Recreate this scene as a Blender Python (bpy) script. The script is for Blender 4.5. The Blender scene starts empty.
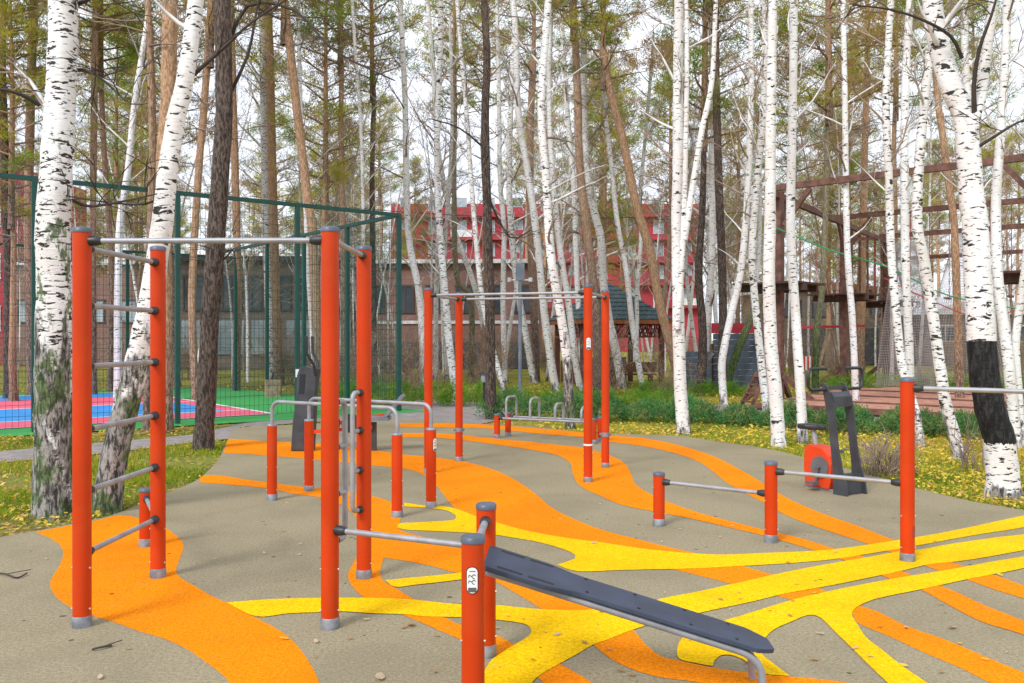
import bpy, math, random
import numpy as np
from mathutils import Vector, Matrix
from mathutils.geometry import tessellate_polygon

random.seed(7)
rng = np.random.default_rng(7)
S = bpy.context.scene
COL = S.collection
PI = math.pi
F, CX, CY, CAMZ = 890.0, 512.0, 339.0, 1.66

def depth(py):                 # ground depth of a pixel row
    return F * CAMZ / (py - CY)
def gp(px, py):                # pixel on the ground -> x, y
    Y = depth(py)
    return ((px - CX) * Y / F, Y)
def at(px, py, Y):             # pixel at a known depth -> x, y, z
    return ((px - CX) * Y / F, Y, CAMZ - (py - CY) * Y / F)

# ------------------------------------------------------------------ mesh builder
class MB:
    def __init__(self):
        self.v = []; self.f = []; self.m = []; self.s = []
    def add(self, verts, faces, mat=0, smooth=False):
        o = len(self.v)
        self.v.extend([tuple(p) for p in verts])
        for f in faces:
            self.f.append(tuple(i + o for i in f)); self.m.append(mat); self.s.append(smooth)
    def box(self, c, size, rz=0.0, mat=0, M=None):
        x, y, z = size[0] / 2, size[1] / 2, size[2] / 2
        R = M if M is not None else Matrix.Rotation(rz, 3, 'Z')
        c = Vector(c)
        vs = [c + R @ Vector((sx * x, sy * y, sz * z)) for sz in (-1, 1) for sy in (-1, 1) for sx in (-1, 1)]
        self.add(vs, [(0, 2, 3, 1), (4, 5, 7, 6), (0, 1, 5, 4), (2, 6, 7, 3), (0, 4, 6, 2), (1, 3, 7, 5)], mat)
    def beam(self, p, q, w, h, mat=0):
        p = Vector(p); q = Vector(q); d = q - p
        L = d.length; d = d / L
        up = Vector((0, 0, 1)) if abs(d.z) < 0.97 else Vector((0, 1, 0))
        s = d.cross(up).normalized(); u = s.cross(d)
        M = Matrix((d, s, u)).transposed()
        self.box((p + q) / 2, (L, w, h), mat=mat, M=M)
    def tube(self, pts, rads, seg=8, cap=True, mat=0, smooth=True, wob=0.0):
        pts = [Vector(p) for p in pts]
        n = len(pts)
        if not hasattr(rads, '__len__'): rads = [rads] * n
        t = (pts[1] - pts[0]).normalized()
        a = Vector((1, 0, 0)) if abs(t.x) < 0.8 else Vector((0, 1, 0))
        nrm = (a - t * a.dot(t)).normalized()
        vs = []
        for i in range(n):
            if i == 0: t = pts[1] - pts[0]
            elif i == n - 1: t = pts[-1] - pts[-2]
            else: t = pts[i + 1] - pts[i - 1]
            t = t.normalized()
            nrm = (nrm - t * nrm.dot(t)).normalized()
            b = t.cross(nrm)
            for k in range(seg):
                an = 2 * PI * k / seg
                r = rads[i] * (1 + (random.uniform(-wob, wob) if wob else 0))
                vs.append(pts[i] + nrm * (math.cos(an) * r) + b * (math.sin(an) * r))
        fs = []
        for i in range(n - 1):
            for k in range(seg):
                k2 = (k + 1) % seg
                fs.append((i * seg + k, i * seg + k2, (i + 1) * seg + k2, (i + 1) * seg + k))
        self.add(vs, fs, mat, smooth)
        if cap and seg > 3:
            self.add(vs[:seg], [tuple(range(seg - 1, -1, -1))], mat)
            self.add(vs[-seg:], [tuple(range(seg))], mat)
    def lathe(self, c, prof, seg=20, mat=0, smooth=True):
        vs = []
        for (r, z) in prof:
            for k in range(seg):
                a = 2 * PI * k / seg
                vs.append((c[0] + r * math.cos(a), c[1] + r * math.sin(a), c[2] + z))
        fs = []
        for i in range(len(prof) - 1):
            for k in range(seg):
                k2 = (k + 1) % seg
                fs.append((i * seg + k, i * seg + k2, (i + 1) * seg + k2, (i + 1) * seg + k))
        self.add(vs, fs, mat, smooth)
        self.add(vs[:seg], [tuple(range(seg - 1, -1, -1))], mat)
        self.add(vs[-seg:], [tuple(range(seg))], mat)
    def poly(self, pts, z, mat=0, thick=0.0):
        P = [Vector((p[0], p[1], z)) for p in pts]
        tri = tessellate_polygon([P])
        out = []
        for a, b, c in tri:
            n = (P[b] - P[a]).cross(P[c] - P[a]).z
            out.append((a, b, c) if n > 0 else (a, c, b))
        self.add(P, out, mat)
        if thick:
            n = len(P)
            B = [Vector((p.x, p.y, z - thick)) for p in P]
            area = sum(P[i].x * P[(i + 1) % n].y - P[(i + 1) % n].x * P[i].y for i in range(n))
            fs = [((i, i + n, (i + 1) % n + n, (i + 1) % n) if area > 0 else (i, (i + 1) % n, (i + 1) % n + n, i + n)) for i in range(n)]
            self.add(P + B, fs, mat)
    def prism(self, prof, M, thick, mat=0):   # outline in local xy, extruded along local z, placed by 4x4 M
        n = len(prof)
        A = [M @ Vector((p[0], p[1], -thick / 2)) for p in prof]
        B = [M @ Vector((p[0], p[1], thick / 2)) for p in prof]
        tri = tessellate_polygon([[Vector((p[0], p[1], 0)) for p in prof]])
        ft = []; fb = []
        for a, b, c in tri:
            ar = (prof[b][0] - prof[a][0]) * (prof[c][1] - prof[a][1]) - (prof[b][1] - prof[a][1]) * (prof[c][0] - prof[a][0])
            if ar < 0: b, c = c, b
            ft.append((a + n, b + n, c + n)); fb.append((a, c, b))
        area = sum(prof[i][0] * prof[(i + 1) % n][1] - prof[(i + 1) % n][0] * prof[i][1] for i in range(n))
        sd = [((i, (i + 1) % n, (i + 1) % n + n, i + n) if area > 0 else (i, i + n, (i + 1) % n + n, (i + 1) % n)) for i in range(n)]
        self.add(A + B, ft + fb + sd, mat)
    def tris(self, arr, mat=0):               # numpy (n,3,3)
        o = len(self.v)
        n = len(arr)
        self.v.extend(map(tuple, arr.reshape(-1, 3).tolist()))
        self.f.extend([(o + 3 * i, o + 3 * i + 1, o + 3 * i + 2) for i in range(n)])
        self.m.extend([mat] * n); self.s.extend([False] * n)
    def mesh(self, name, mats):
        me = bpy.data.meshes.new(name)
        me.from_pydata(self.v, [], self.f)
        for m in (mats if isinstance(mats, (list, tuple)) else [mats]): me.materials.append(m)
        me.polygons.foreach_set('material_index', self.m)
        me.polygons.foreach_set('use_smooth', self.s)
        me.update()
        return me
    def build(self, name, mats, parent=None, loc=None):
        return link(name, self.mesh(name, mats), parent, loc)

def link(name, me, parent=None, loc=None):
    o = bpy.data.objects.new(name, me)
    COL.objects.link(o)
    if parent: o.parent = parent
    if loc is not None: o.location = loc
    return o
def tag(o, label=None, cat=None, group=None, kind=None):
    if label: o['label'] = label
    if cat: o['category'] = cat
    if group: o['group'] = group
    if kind: o['kind'] = kind
    return o
def thing(name, label, cat, loc=(0, 0, 0), rz=0.0, group=None):
    o = bpy.data.objects.new(name, None)
    COL.objects.link(o)
    o.empty_display_size = 0.2
    o.location = loc; o.rotation_euler = (0, 0, rz)
    return tag(o, label, cat, group)
def struct(name, mb, mats):
    return tag(mb.build(name, mats), kind='structure')
def copy_tree(o, parent=None):
    c = o.copy(); COL.objects.link(c)
    if parent: c.parent = parent
    for ch in list(o.children): copy_tree(ch, c)
    return c

# ------------------------------------------------------------------ materials
def newmat(name, rough=0.6, metal=0.0, spec=0.5):
    m = bpy.data.materials.new(name); m.use_nodes = True
    nt = m.node_tree
    b = nt.nodes['Principled BSDF']
    b.inputs['Roughness'].default_value = rough
    b.inputs['Metallic'].default_value = metal
    b.inputs['Specular IOR Level'].default_value = spec
    return m, nt, b
def nd(nt, t, **kw):
    n = nt.nodes.new(t)
    for k, v in kw.items(): setattr(n, k, v)
    return n
def coords(nt, scale=(1, 1, 1), rand=True):
    tc = nd(nt, 'ShaderNodeTexCoord')
    v = tc.outputs['Object']
    if rand:
        oi = nd(nt, 'ShaderNodeObjectInfo')
        mu = nd(nt, 'ShaderNodeMath', operation='MULTIPLY'); mu.inputs[1].default_value = 37.0
        nt.links.new(oi.outputs['Random'], mu.inputs[0])
        ad = nd(nt, 'ShaderNodeVectorMath', operation='ADD')
        nt.links.new(v, ad.inputs[0]); nt.links.new(mu.outputs[0], ad.inputs[1]); v = ad.outputs[0]
    sc = nd(nt, 'ShaderNodeVectorMath', operation='MULTIPLY'); sc.inputs[1].default_value = scale
    nt.links.new(v, sc.inputs[0])
    return sc.outputs[0], tc
def noise(nt, vec, scale=1.0, detail=3.0, rough=0.55, dist=0.0):
    n = nd(nt, 'ShaderNodeTexNoise')
    n.inputs['Scale'].default_value = scale; n.inputs['Detail'].default_value = detail
    n.inputs['Roughness'].default_value = rough; n.inputs['Distortion'].default_value = dist
    nt.links.new(vec, n.inputs['Vector'])
    return n.outputs['Fac']
def voro(nt, vec, scale):
    n = nd(nt, 'ShaderNodeTexVoronoi'); n.inputs['Scale'].default_value = scale
    nt.links.new(vec, n.inputs['Vector'])
    return n
def ramp(nt, fac, a, b, lo=0.0, hi=1.0):    # smooth threshold a..b -> lo..hi
    r = nd(nt, 'ShaderNodeMapRange'); r.interpolation_type = 'SMOOTHSTEP'
    r.inputs['From Min'].default_value = a; r.inputs['From Max'].default_value = b
    r.inputs['To Min'].default_value = lo; r.inputs['To Max'].default_value = hi
    nt.links.new(fac, r.inputs['Value'])
    return r.outputs['Result']
def mixc(nt, fac, a, b):
    n = nd(nt, 'ShaderNodeMix', data_type='RGBA')
    if isinstance(fac, (int, float)): n.inputs['Factor'].default_value = fac
    else: nt.links.new(fac, n.inputs['Factor'])
    for sock, val in (('A', a), ('B', b)):
        i = [s for s in n.inputs if s.name == sock and s.type == 'RGBA'][0]
        if isinstance(val, (tuple, list)): i.default_value = (*val, 1)
        else: nt.links.new(val, i)
    return [s for s in n.outputs if s.type == 'RGBA'][0]
def mth(nt, op, a, b=None):
    n = nd(nt, 'ShaderNodeMath', operation=op)
    for i, v in enumerate((a, b)):
        if v is None: continue
        if isinstance(v, (int, float)): n.inputs[i].default_value = v
        else: nt.links.new(v, n.inputs[i])
    return n.outputs[0]
def bump(nt, b, h, strength=0.3, dist=0.02):
    n = nd(nt, 'ShaderNodeBump'); n.inputs['Strength'].default_value = strength; n.inputs['Distance'].default_value = dist
    nt.links.new(h, n.inputs['Height']); nt.links.new(n.outputs[0], b.inputs['Normal'])
def simple(name, col, rough=0.6, metal=0.0, var=0.12, scale=3.0, bmp=0.0, spec=0.5):
    m, nt, b = newmat(name, rough, metal, spec)
    v, _ = coords(nt)
    f = noise(nt, v, scale, 5)
    c2 = tuple(max(0, c * (1 - var * 2)) for c in col); c1 = tuple(min(1, c * (1 + var)) for c in col)
    nt.links.new(mixc(nt, ramp(nt, f, 0.3, 0.7), c2, c1), b.inputs['Base Color'])
    r = ramp(nt, f, 0.2, 0.8, rough - 0.08, min(1, rough + 0.1)); nt.links.new(r, b.inputs['Roughness'])
    if bmp: bump(nt, b, noise(nt, v, scale * 12, 4), bmp, 0.01)
    return m

def rubber(name, col):
    m, nt, b = newmat(name, 0.85, 0, 0.07)
    v, _ = coords(nt, rand=False)
    g = mth(nt, 'ADD', mth(nt, 'MULTIPLY', noise(nt, v, 150, 2, 0.7), 0.5), mth(nt, 'MULTIPLY', noise(nt, v, 48, 3, 0.8), 0.5))
    st = noise(nt, v, 0.9, 6, 0.62, 0.4)
    st2 = noise(nt, v, 7, 5, 0.7)
    c = mixc(nt, ramp(nt, g, 0.36, 0.64), tuple(x * 0.62 for x in col), tuple(min(1, x * 1.28) for x in col))
    c = mixc(nt, ramp(nt, st, 0.42, 0.66, 0, 0.36), c, tuple(x * 0.55 for x in col))
    c = mixc(nt, ramp(nt, st2, 0.55, 0.78, 0, 0.16), c, (0.32, 0.27, 0.2))
    vo = voro(nt, v, 5.5)
    sp = noise(nt, v, 3.3, 2)
    thr = mth(nt, 'MULTIPLY', ramp(nt, sp, 0.38, 0.70), 0.12)
    c = mixc(nt, mth(nt, 'MULTIPLY', mth(nt, 'LESS_THAN', vo.outputs['Distance'], thr), 0.72), c, (0.05, 0.035, 0.02))
    vo2 = voro(nt, v, 13)
    c = mixc(nt, mth(nt, 'MULTIPLY', mth(nt, 'LESS_THAN', vo2.outputs['Distance'], mth(nt, 'MULTIPLY', ramp(nt, st2, 0.44, 0.66), 0.13)), 0.55), c, (0.06, 0.045, 0.03))
    nt.links.new(c, b.inputs['Base Color'])
    bump(nt, b, noise(nt, v, 190, 2, 0.7), 0.25, 0.004)
    return m

M = {}
M['beige'] = rubber('beige rubber granulate', (0.295, 0.253, 0.165))
M['orange_floor'] = rubber('orange rubber granulate', (0.90, 0.235, 0.003))
M['yellow_floor'] = rubber('yellow rubber granulate', (0.92, 0.50, 0.003))
M['orange'] = simple('orange powder coat', (0.53, 0.042, 0.003), 0.42, 0, 0.05, 2.2, 0, 0.22)
m = M['orange']; nt = m.node_tree; b = nt.nodes['Principled BSDF']
src = b.inputs['Base Color'].links[0].from_socket
v, _ = coords(nt)
sc1 = noise(nt, v, 30, 4, 0.75, 1.5); sc2 = noise(nt, v, 2.6, 4, 0.7)
mk = mth(nt, 'MULTIPLY', ramp(nt, sc1, 0.60, 0.66), ramp(nt, sc2, 0.48, 0.62))
c = mixc(nt, mth(nt, 'MULTIPLY', mk, 0.5), src, (0.30, 0.07, 0.03))
c = mixc(nt, ramp(nt, sc2, 0.45, 0.75, 0, 0.25), c, (0.50, 0.09, 0.02))
nt.links.new(c, b.inputs['Base Color'])
M['tube'] = simple('galvanised tube', (0.33, 0.335, 0.36), 0.5, 0.35, 0.10, 9, 0.03)
M['collar'] = simple('grey collar metal', (0.27, 0.285, 0.31), 0.55, 0.5, 0.18, 14, 0.05)
M['cap'] = simple('slate plastic', (0.085, 0.105, 0.145), 0.42, 0, 0.1, 10)
M['black'] = simple('black plastic', (0.022, 0.025, 0.03), 0.45, 0, 0.2, 12)
M['board'] = simple('slate board', (0.050, 0.063, 0.098), 0.55, 0, 0.12, 4, 0.05, 0.3)
M['slot'] = simple('dark slot', (0.012, 0.015, 0.022), 0.7)
M['bolt'] = simple('bolt steel', (0.62, 0.62, 0.6), 0.35, 0.6)
M['white'] = simple('white print', (0.78, 0.78, 0.76), 0.5, 0, 0.03)
M['ink'] = simple('black print', (0.03, 0.03, 0.035), 0.5)
M['greyink'] = simple('grey print', (0.12, 0.12, 0.13), 0.5)
M['redink'] = simple('red print', (0.6, 0.03, 0.04), 0.5)
M['gunmetal'] = simple('dark grey steel', (0.055, 0.06, 0.07), 0.5, 0.2, 0.15, 5)
M['disc'] = simple('grey disc plastic', (0.12, 0.12, 0.13), 0.5)
M['redorange'] = simple('red orange plastic', (0.66, 0.05, 0.006), 0.4, 0, 0.05)
M['fence_green'] = simple('dark green coating', (0.004, 0.070, 0.056), 0.5, 0.0, 0.12, 6)
M['asphalt'] = simple('worn path', (0.27, 0.235, 0.225), 0.9, 0, 0.13, 7, 0.3)
M['court_green'] = simple('court green', (0.03, 0.30, 0.06), 0.8, 0, 0.06, 2)
M['court_blue'] = simple('court blue', (0.02, 0.24, 0.62), 0.8, 0, 0.06, 2)
M['court_pink'] = simple('court pink', (0.72, 0.10, 0.17), 0.8, 0, 0.06, 2)
M['line'] = simple('court line white', (0.8, 0.8, 0.8), 0.8, 0, 0.04)
M['redwood'] = simple('red brown timber', (0.17, 0.078, 0.058), 0.75, 0, 0.25, 6, 0.2)
M['darkwood'] = simple('dark timber', (0.07, 0.03, 0.02), 0.7, 0, 0.2, 6, 0.2)
M['deck'] = simple('terracotta deck', (0.52, 0.24, 0.16), 0.8, 0, 0.15, 4, 0.2)
M['planks'] = simple('slate blue planks', (0.10, 0.13, 0.18), 0.7, 0, 0.15, 5)
M['redtrim'] = simple('red trim', (0.55, 0.03, 0.06), 0.6)
M['roofteal'] = simple('teal shingles', (0.07, 0.11, 0.12), 0.85, 0, 0.25, 9, 0.4)
M['fascia'] = simple('orange brown fascia', (0.30, 0.10, 0.035), 0.7, 0, 0.15)
M['gazebo_wood'] = simple('gazebo timber', (0.13, 0.05, 0.03), 0.7, 0, 0.2)
M['rawwood'] = simple('pale weathered timber', (0.30, 0.22, 0.15), 0.8, 0, 0.2, 8)
M['net'] = simple('grey net cord', (0.42, 0.40, 0.40), 0.9)
M['greenrope'] = simple('green strap', (0.02, 0.33, 0.12), 0.7)
M['redrope'] = simple('red rope', (0.45, 0.05, 0.05), 0.8)
M['glass'] = simple('window glass', (0.05, 0.06, 0.075), 0.12, 0, 0.2, 0.6, 0, 0.8)
M['paleglass'] = simple('pale window glass', (0.30, 0.36, 0.40), 0.12, 0, 0.2, 0.6, 0, 0.8)
M['frame'] = simple('pale window frame', (0.55, 0.52, 0.52), 0.6)
M['darkframe'] = simple('dark window frame', (0.06, 0.05, 0.05), 0.6)
M['redwall'] = simple('red cladding', (0.36, 0.028, 0.045), 0.7, 0, 0.12, 0.4)
M['parapet'] = simple('white parapet', (0.66, 0.66, 0.68), 0.7)
M['plinth'] = simple('dark plinth stone', (0.065, 0.065, 0.072), 0.8)
M['branch'] = simple('brown twig bark', (0.34, 0.25, 0.20), 0.85, 0, 0.2, 3)
M['darkbranch'] = simple('dark twig bark', (0.055, 0.042, 0.036), 0.85, 0, 0.2, 3)
M['palebranch'] = simple('pale birch branch bark', (0.74, 0.72, 0.71), 0.75, 0, 0.15, 4)
M['blue_steel'] = simple('grey blue pole paint', (0.20, 0.24, 0.29), 0.5, 0.3)

def brickwall(name, c1, c2, mortar, sc=1.0):
    m, nt, b = newmat(name, 0.85, 0, 0.3)
    tc = nd(nt, 'ShaderNodeTexCoord')
    sx = nd(nt, 'ShaderNodeSeparateXYZ'); nt.links.new(tc.outputs['Object'], sx.inputs[0])
    cb = nd(nt, 'ShaderNodeCombineXYZ')
    nt.links.new(mth(nt, 'ADD', sx.outputs[0], sx.outputs[1]), cb.inputs[0]); nt.links.new(sx.outputs[2], cb.inputs[1])
    br = nd(nt, 'ShaderNodeTexBrick')
    br.inputs['Scale'].default_value = sc
    br.inputs['Color1'].default_value = (*c1, 1); br.inputs['Color2'].default_value = (*c2, 1); br.inputs['Mortar'].default_value = (*mortar, 1)
    br.inputs['Mortar Size'].default_value = 0.02
    nt.links.new(cb.outputs[0], br.inputs['Vector'])
    f = noise(nt, tc.outputs['Object'], 0.5, 6)
    c = mixc(nt, ramp(nt, f, 0.35, 0.75, 0, 0.45), br.outputs['Color'], tuple(x * 0.55 for x in c1))
    nt.links.new(c, b.inputs['Base Color'])
    return m
M['stone'] = brickwall('red brown stone', (0.30, 0.165, 0.14), (0.24, 0.135, 0.115), (0.19, 0.13, 0.115), 0.9)
M['stonegrey'] = brickwall('brown grey stone', (0.24, 0.185, 0.155), (0.19, 0.145, 0.125), (0.14, 0.115, 0.10), 0.9)

def birch_mat(name, dark_to=0.9, moss=0.0, burn=None, dense=0.0, foot_w=0.08):
    m, nt, b = newmat(name, 0.7, 0, 0.3)
    v, tc = coords(nt)
    sep = nd(nt, 'ShaderNodeSeparateXYZ'); nt.links.new(tc.outputs['Object'], sep.inputs[0]); z = sep.outputs[2]
    def sc(s):
        n = nd(nt, 'ShaderNodeVectorMath', operation='MULTIPLY'); n.inputs[1].default_value = s; nt.links.new(v, n.inputs[0]); return n.outputs[0]
    big = noise(nt, sc((3, 3, 1.2)), 1, 4)
    c = mixc(nt, ramp(nt, big, 0.38, 0.62), (0.83, 0.83, 0.84), (0.71, 0.675, 0.655))
    oi2 = nd(nt, 'ShaderNodeObjectInfo')
    c = mixc(nt, ramp(nt, oi2.outputs['Random'], 0.2, 1.0, 0, 0.3), c, (0.70, 0.66, 0.64))
    grey = noise(nt, sc((2.2, 2.2, 0.9)), 1, 5, 0.7)
    c = mixc(nt, ramp(nt, grey, 0.57, 0.77, 0, 0.4), c, (0.42, 0.41, 0.38))
    fine = noise(nt, sc((9, 9, 60)), 1, 3, 0.6)
    c = mixc(nt, ramp(nt, fine, 0.56, 0.72, 0, 0.45), c, (0.33, 0.28, 0.25))
    d1 = noise(nt, sc((9, 9, 34)), 1, 3, 0.55, 0.3)
    t1 = 0.61 - dense
    c = mixc(nt, ramp(nt, d1, t1, t1 + 0.035), c, (0.035, 0.03, 0.028))
    d2 = noise(nt, sc((4.6, 4.6, 13)), 1, 4, 0.65, 0.5)
    c = mixc(nt, ramp(nt, d2, 0.632 - dense, 0.655 - dense), c, (0.028, 0.025, 0.022))
    # rough dark foot of the trunk
    fis = noise(nt, sc((26, 26, 7)), 1, 6, 0.7, 0.5)
    pat = noise(nt, sc((6, 6, 2.2)), 1, 5, 0.65)
    zz = mth(nt, 'ADD', ramp(nt, z, 0.0, dark_to, foot_w, -0.2), pat)
    foot = ramp(nt, zz, 0.5, 0.62)
    fc = mixc(nt, ramp(nt, fis, 0.4, 0.6), (0.035, 0.032, 0.03), (0.35, 0.33, 0.315))
    c = mixc(nt, foot, c, fc)
    if moss:
        mn = noise(nt, sc((5, 5, 2.6)), 1, 5, 0.7)
        mz = mth(nt, 'ADD', ramp(nt, z, 0.3, moss, 0.07, -0.1), mn)
        c = mixc(nt, ramp(nt, mz, 0.55, 0.62, 0, 0.9), c, mixc(nt, ramp(nt, fis, 0.4, 0.6), (0.03, 0.05, 0.018), (0.11, 0.17, 0.055)))
    if burn:
        e = noise(nt, sc((16, 16, 10)), 1, 3)
        ze = mth(nt, 'ADD', z, mth(nt, 'MULTIPLY', mth(nt, 'SUBTRACT', e, 0.5), 0.14))
        mask = mth(nt, 'MULTIPLY', mth(nt, 'GREATER_THAN', ze, burn[0]), mth(nt, 'LESS_THAN', mth(nt, 'ADD', z, mth(nt, 'MULTIPLY', mth(nt, 'SUBTRACT', e, 0.5), 0.02)), burn[1]))
        bc = mixc(nt, ramp(nt, fis, 0.45, 0.62), (0.006, 0.006, 0.007), (0.034, 0.033, 0.033))
        c = mixc(nt, mask, c, bc)
    nt.links.new(c, b.inputs['Base Color'])
    h = mth(nt, 'ADD', mth(nt, 'MULTIPLY', fis, foot), mth(nt, 'MULTIPLY', d1, -0.5))
    bump(nt, b, h, 0.55, 0.03)
    return m
M['birch'] = birch_mat('birch bark', 0.7)
M['birch_dense'] = birch_mat('birch bark with many marks', 1.2, 0, None, 0.035, 0.1)
M['birch_moss'] = birch_mat('mossy old birch bark', 3.8, 4.6, None, 0.042, 0.20)
M['birch_burn'] = birch_mat('birch bark with blackened band', 0.25, 0, (0.57, 1.64), 0.02)
M['birch_green'] = birch_mat('birch bark green with moss at the foot', 2.9, 2.4, None, 0.02, 0.24)

def pine_mat(name, low, high, z0, z1):
    m, nt, b = newmat(name, 0.9, 0, 0.2)
    v, tc = coords(nt)
    sep = nd(nt, 'ShaderNodeSeparateXYZ'); nt.links.new(tc.outputs['Object'], sep.inputs[0]); z = sep.outputs[2]
    s1 = nd(nt, 'ShaderNodeVectorMath', operation='MULTIPLY'); s1.inputs[1].default_value = (34, 34, 9); nt.links.new(v, s1.inputs[0])
    fis = noise(nt, s1.outputs[0], 1, 6, 0.72, 0.5)
    p = noise(nt, v, 2.5, 4)
    zf = ramp(nt, mth(nt, 'ADD', z, mth(nt, 'MULTIPLY', p, 2.0)), z0, z1)
    base = mixc(nt, zf, low, high)
    dk = mixc(nt, zf, tuple(c * 0.24 for c in low), tuple(c * 0.5 for c in high))
    c = mixc(nt, ramp(nt, fis, 0.42, 0.6), dk, base)
    nt.links.new(c, b.inputs['Base Color'])
    bump(nt, b, fis, 0.9, 0.05)
    return m
M['pine_dark'] = pine_mat('dark grey pine bark', (0.185, 0.14, 0.12), (0.24, 0.17, 0.135), 6, 12)
M['pine'] = pine_mat('pine bark', (0.40, 0.29, 0.235), (0.58, 0.38, 0.26), 2.5, 7)
M['pine_orange'] = pine_mat('orange pine bark', (0.45, 0.31, 0.23), (0.66, 0.41, 0.25), 1.0, 4)
M['moss_trunk'] = pine_mat('mossy green bark', (0.15, 0.24, 0.08), (0.34, 0.30, 0.2), 1.4, 5)

def leafmat(name, c1, c2, sc=1.6, tr=0.38):
    m, nt, b = newmat(name, 0.75, 0, 0.08)
    v, _ = coords(nt)
    f = noise(nt, v, sc, 4)
    c = mixc(nt, ramp(nt, f, 0.32, 0.68), c1, c2)
    nt.links.new(c, b.inputs['Base Color'])
    t = nd(nt, 'ShaderNodeBsdfTranslucent'); nt.links.new(c, t.inputs['Color'])
    ms = nd(nt, 'ShaderNodeMixShader'); ms.inputs[0].default_value = tr
    nt.links.new(b.outputs[0], ms.inputs[1]); nt.links.new(t.outputs[0], ms.inputs[2])
    nt.links.new(ms.outputs[0], nt.nodes['Material Output'].inputs['Surface'])
    return m
M['needle_a'] = leafmat('olive pine needles', (0.29, 0.29, 0.035), (0.54, 0.48, 0.07))
M['needle_b'] = leafmat('green pine needles', (0.16, 0.24, 0.035), (0.30, 0.39, 0.06))
M['needle_c'] = leafmat('ochre pine needles', (0.36, 0.25, 0.10), (0.52, 0.36, 0.16))
M['juniper'] = leafmat('juniper green', (0.055, 0.18, 0.055), (0.15, 0.35, 0.11), 3)
M['juniper_b'] = leafmat('juniper bronze', (0.24, 0.26, 0.09), (0.33, 0.36, 0.13), 3)
M['hedge'] = leafmat('hedge green', (0.10, 0.24, 0.025), (0.22, 0.41, 0.05), 2)
M['blade'] = leafmat('grass blade', (0.15, 0.25, 0.02), (0.33, 0.39, 0.035), 1.1)
M['blade_y'] = leafmat('yellowed grass blade', (0.47, 0.39, 0.06), (0.62, 0.47, 0.08), 1.1)
M['leaf_y'] = leafmat('yellow fallen leaf', (0.74, 0.50, 0.05), (0.88, 0.68, 0.14), 9)
M['leaf_b'] = leafmat('brown fallen leaf', (0.34, 0.18, 0.07), (0.60, 0.40, 0.20), 9)
M['leaf_dry'] = leafmat('dry brown foliage', (0.34, 0.23, 0.14), (0.50, 0.36, 0.20), 1.5)
M['leaf_p'] = leafmat('pale dry leaf', (0.55, 0.42, 0.28), (0.68, 0.55, 0.40), 9)

# lawn ground
m, nt, b = newmat('autumn lawn', 0.95, 0, 0.1)
v, _ = coords(nt, rand=False)
n1 = noise(nt, v, 0.35, 5, 0.6); n2 = noise(nt, v, 2.2, 5, 0.65); n3 = noise(nt, v, 40, 3)
sx = nd(nt, 'ShaderNodeSeparateXYZ'); nt.links.new(v, sx.inputs[0])
side = ramp(nt, sx.outputs[0], -1.5, 1.5)
c = mixc(nt, ramp(nt, n1, 0.38, 0.62), (0.17, 0.23, 0.03), mixc(nt, side, (0.28, 0.24, 0.07), (0.46, 0.38, 0.06)))
c = mixc(nt, mth(nt, 'MULTIPLY', ramp(nt, n2, 0.46, 0.62), ramp(nt, side, 0, 1, 0.9, 0.4)), c, (0.13, 0.085, 0.05))
c = mixc(nt, ramp(nt, n3, 0.4, 0.62, 0, 0.35), c, (0.09, 0.11, 0.02))
vo = voro(nt, v, 11)
c = mixc(nt, mth(nt, 'MULTIPLY', mth(nt, 'LESS_THAN', vo.outputs['Distance'], mth(nt, 'MULTIPLY', ramp(nt, n2, 0.25, 0.6), 0.36)), 0.8), c, (0.60, 0.42, 0.05))
nt.links.new(c, b.inputs['Base Color']); bump(nt, b, n3, 0.6, 0.05)
M['lawn'] = m

# ------------------------------------------------------------------ ground, path, court
mb = MB()
mb.add([(-900, -60, -0.035), (900, -60, -0.035), (900, 900, -0.035), (-900, 900, -0.035)], [(0, 1, 2, 3)])
struct('ground', mb, M['lawn'])

def smooth_px(pts, n=4, closed=True):
    out = []; N = len(pts)
    for i in range(N):
        p0, p1, p2, p3 = (np.array(pts[(i + k) % N], float) for k in (-1, 0, 1, 2))
        d1 = np.linalg.norm(p1 - p0); d2 = np.linalg.norm(p2 - p1); d3 = np.linalg.norm(p3 - p2)
        m1 = (p2 - p0) * d2 / (d1 + d2 + 1e-6) ; m2 = (p3 - p1) * d2 / (d2 + d3 + 1e-6)
        c1 = np.dot(p1 - p0, p2 - p1) / (d1 * d2 + 1e-6); c2 = np.dot(p2 - p1, p3 - p2) / (d2 * d3 + 1e-6)
        if c1 < 0.35: m1 = (p2 - p1)          # keep corners
        if c2 < 0.35: m2 = (p2 - p1)
        for k in range(n):
            t = k / n
            h = (2*t**3 - 3*t**2 + 1) * p1 + (t**3 - 2*t**2 + t) * m1 + (-2*t**3 + 3*t**2) * p2 + (t**3 - t**2) * m2
            out.append(tuple(h))
    return out

MAT_EDGE = [(-260, 590), (-120, 556), (0, 537), (35, 531), (70, 524), (112, 515), (141, 503), (169, 492), (195, 481), (211, 468), (221, 455), (226, 443), (238, 428),
            (300, 425), (345, 422), (395, 419), (470, 423), (530, 426), (580, 432), (640, 434.5), (677, 435.5), (722, 442), (764, 448), (799, 456), (863, 473), (901, 483), (917, 488),
            (971, 501), (995, 505), (1024, 510), (1150, 530), (1400, 560)]
mat_world = [gp(*p) for p in smooth_px(MAT_EDGE, 3, True)[: (len(MAT_EDGE) - 1) * 3 + 1]] + [(9.0, -4.0), (-9.0, -4.0)]
mb = MB(); mb.poly(mat_world, 0.0, thick=0.034)
struct('rubber_surface', mb, M['beige'])

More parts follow.
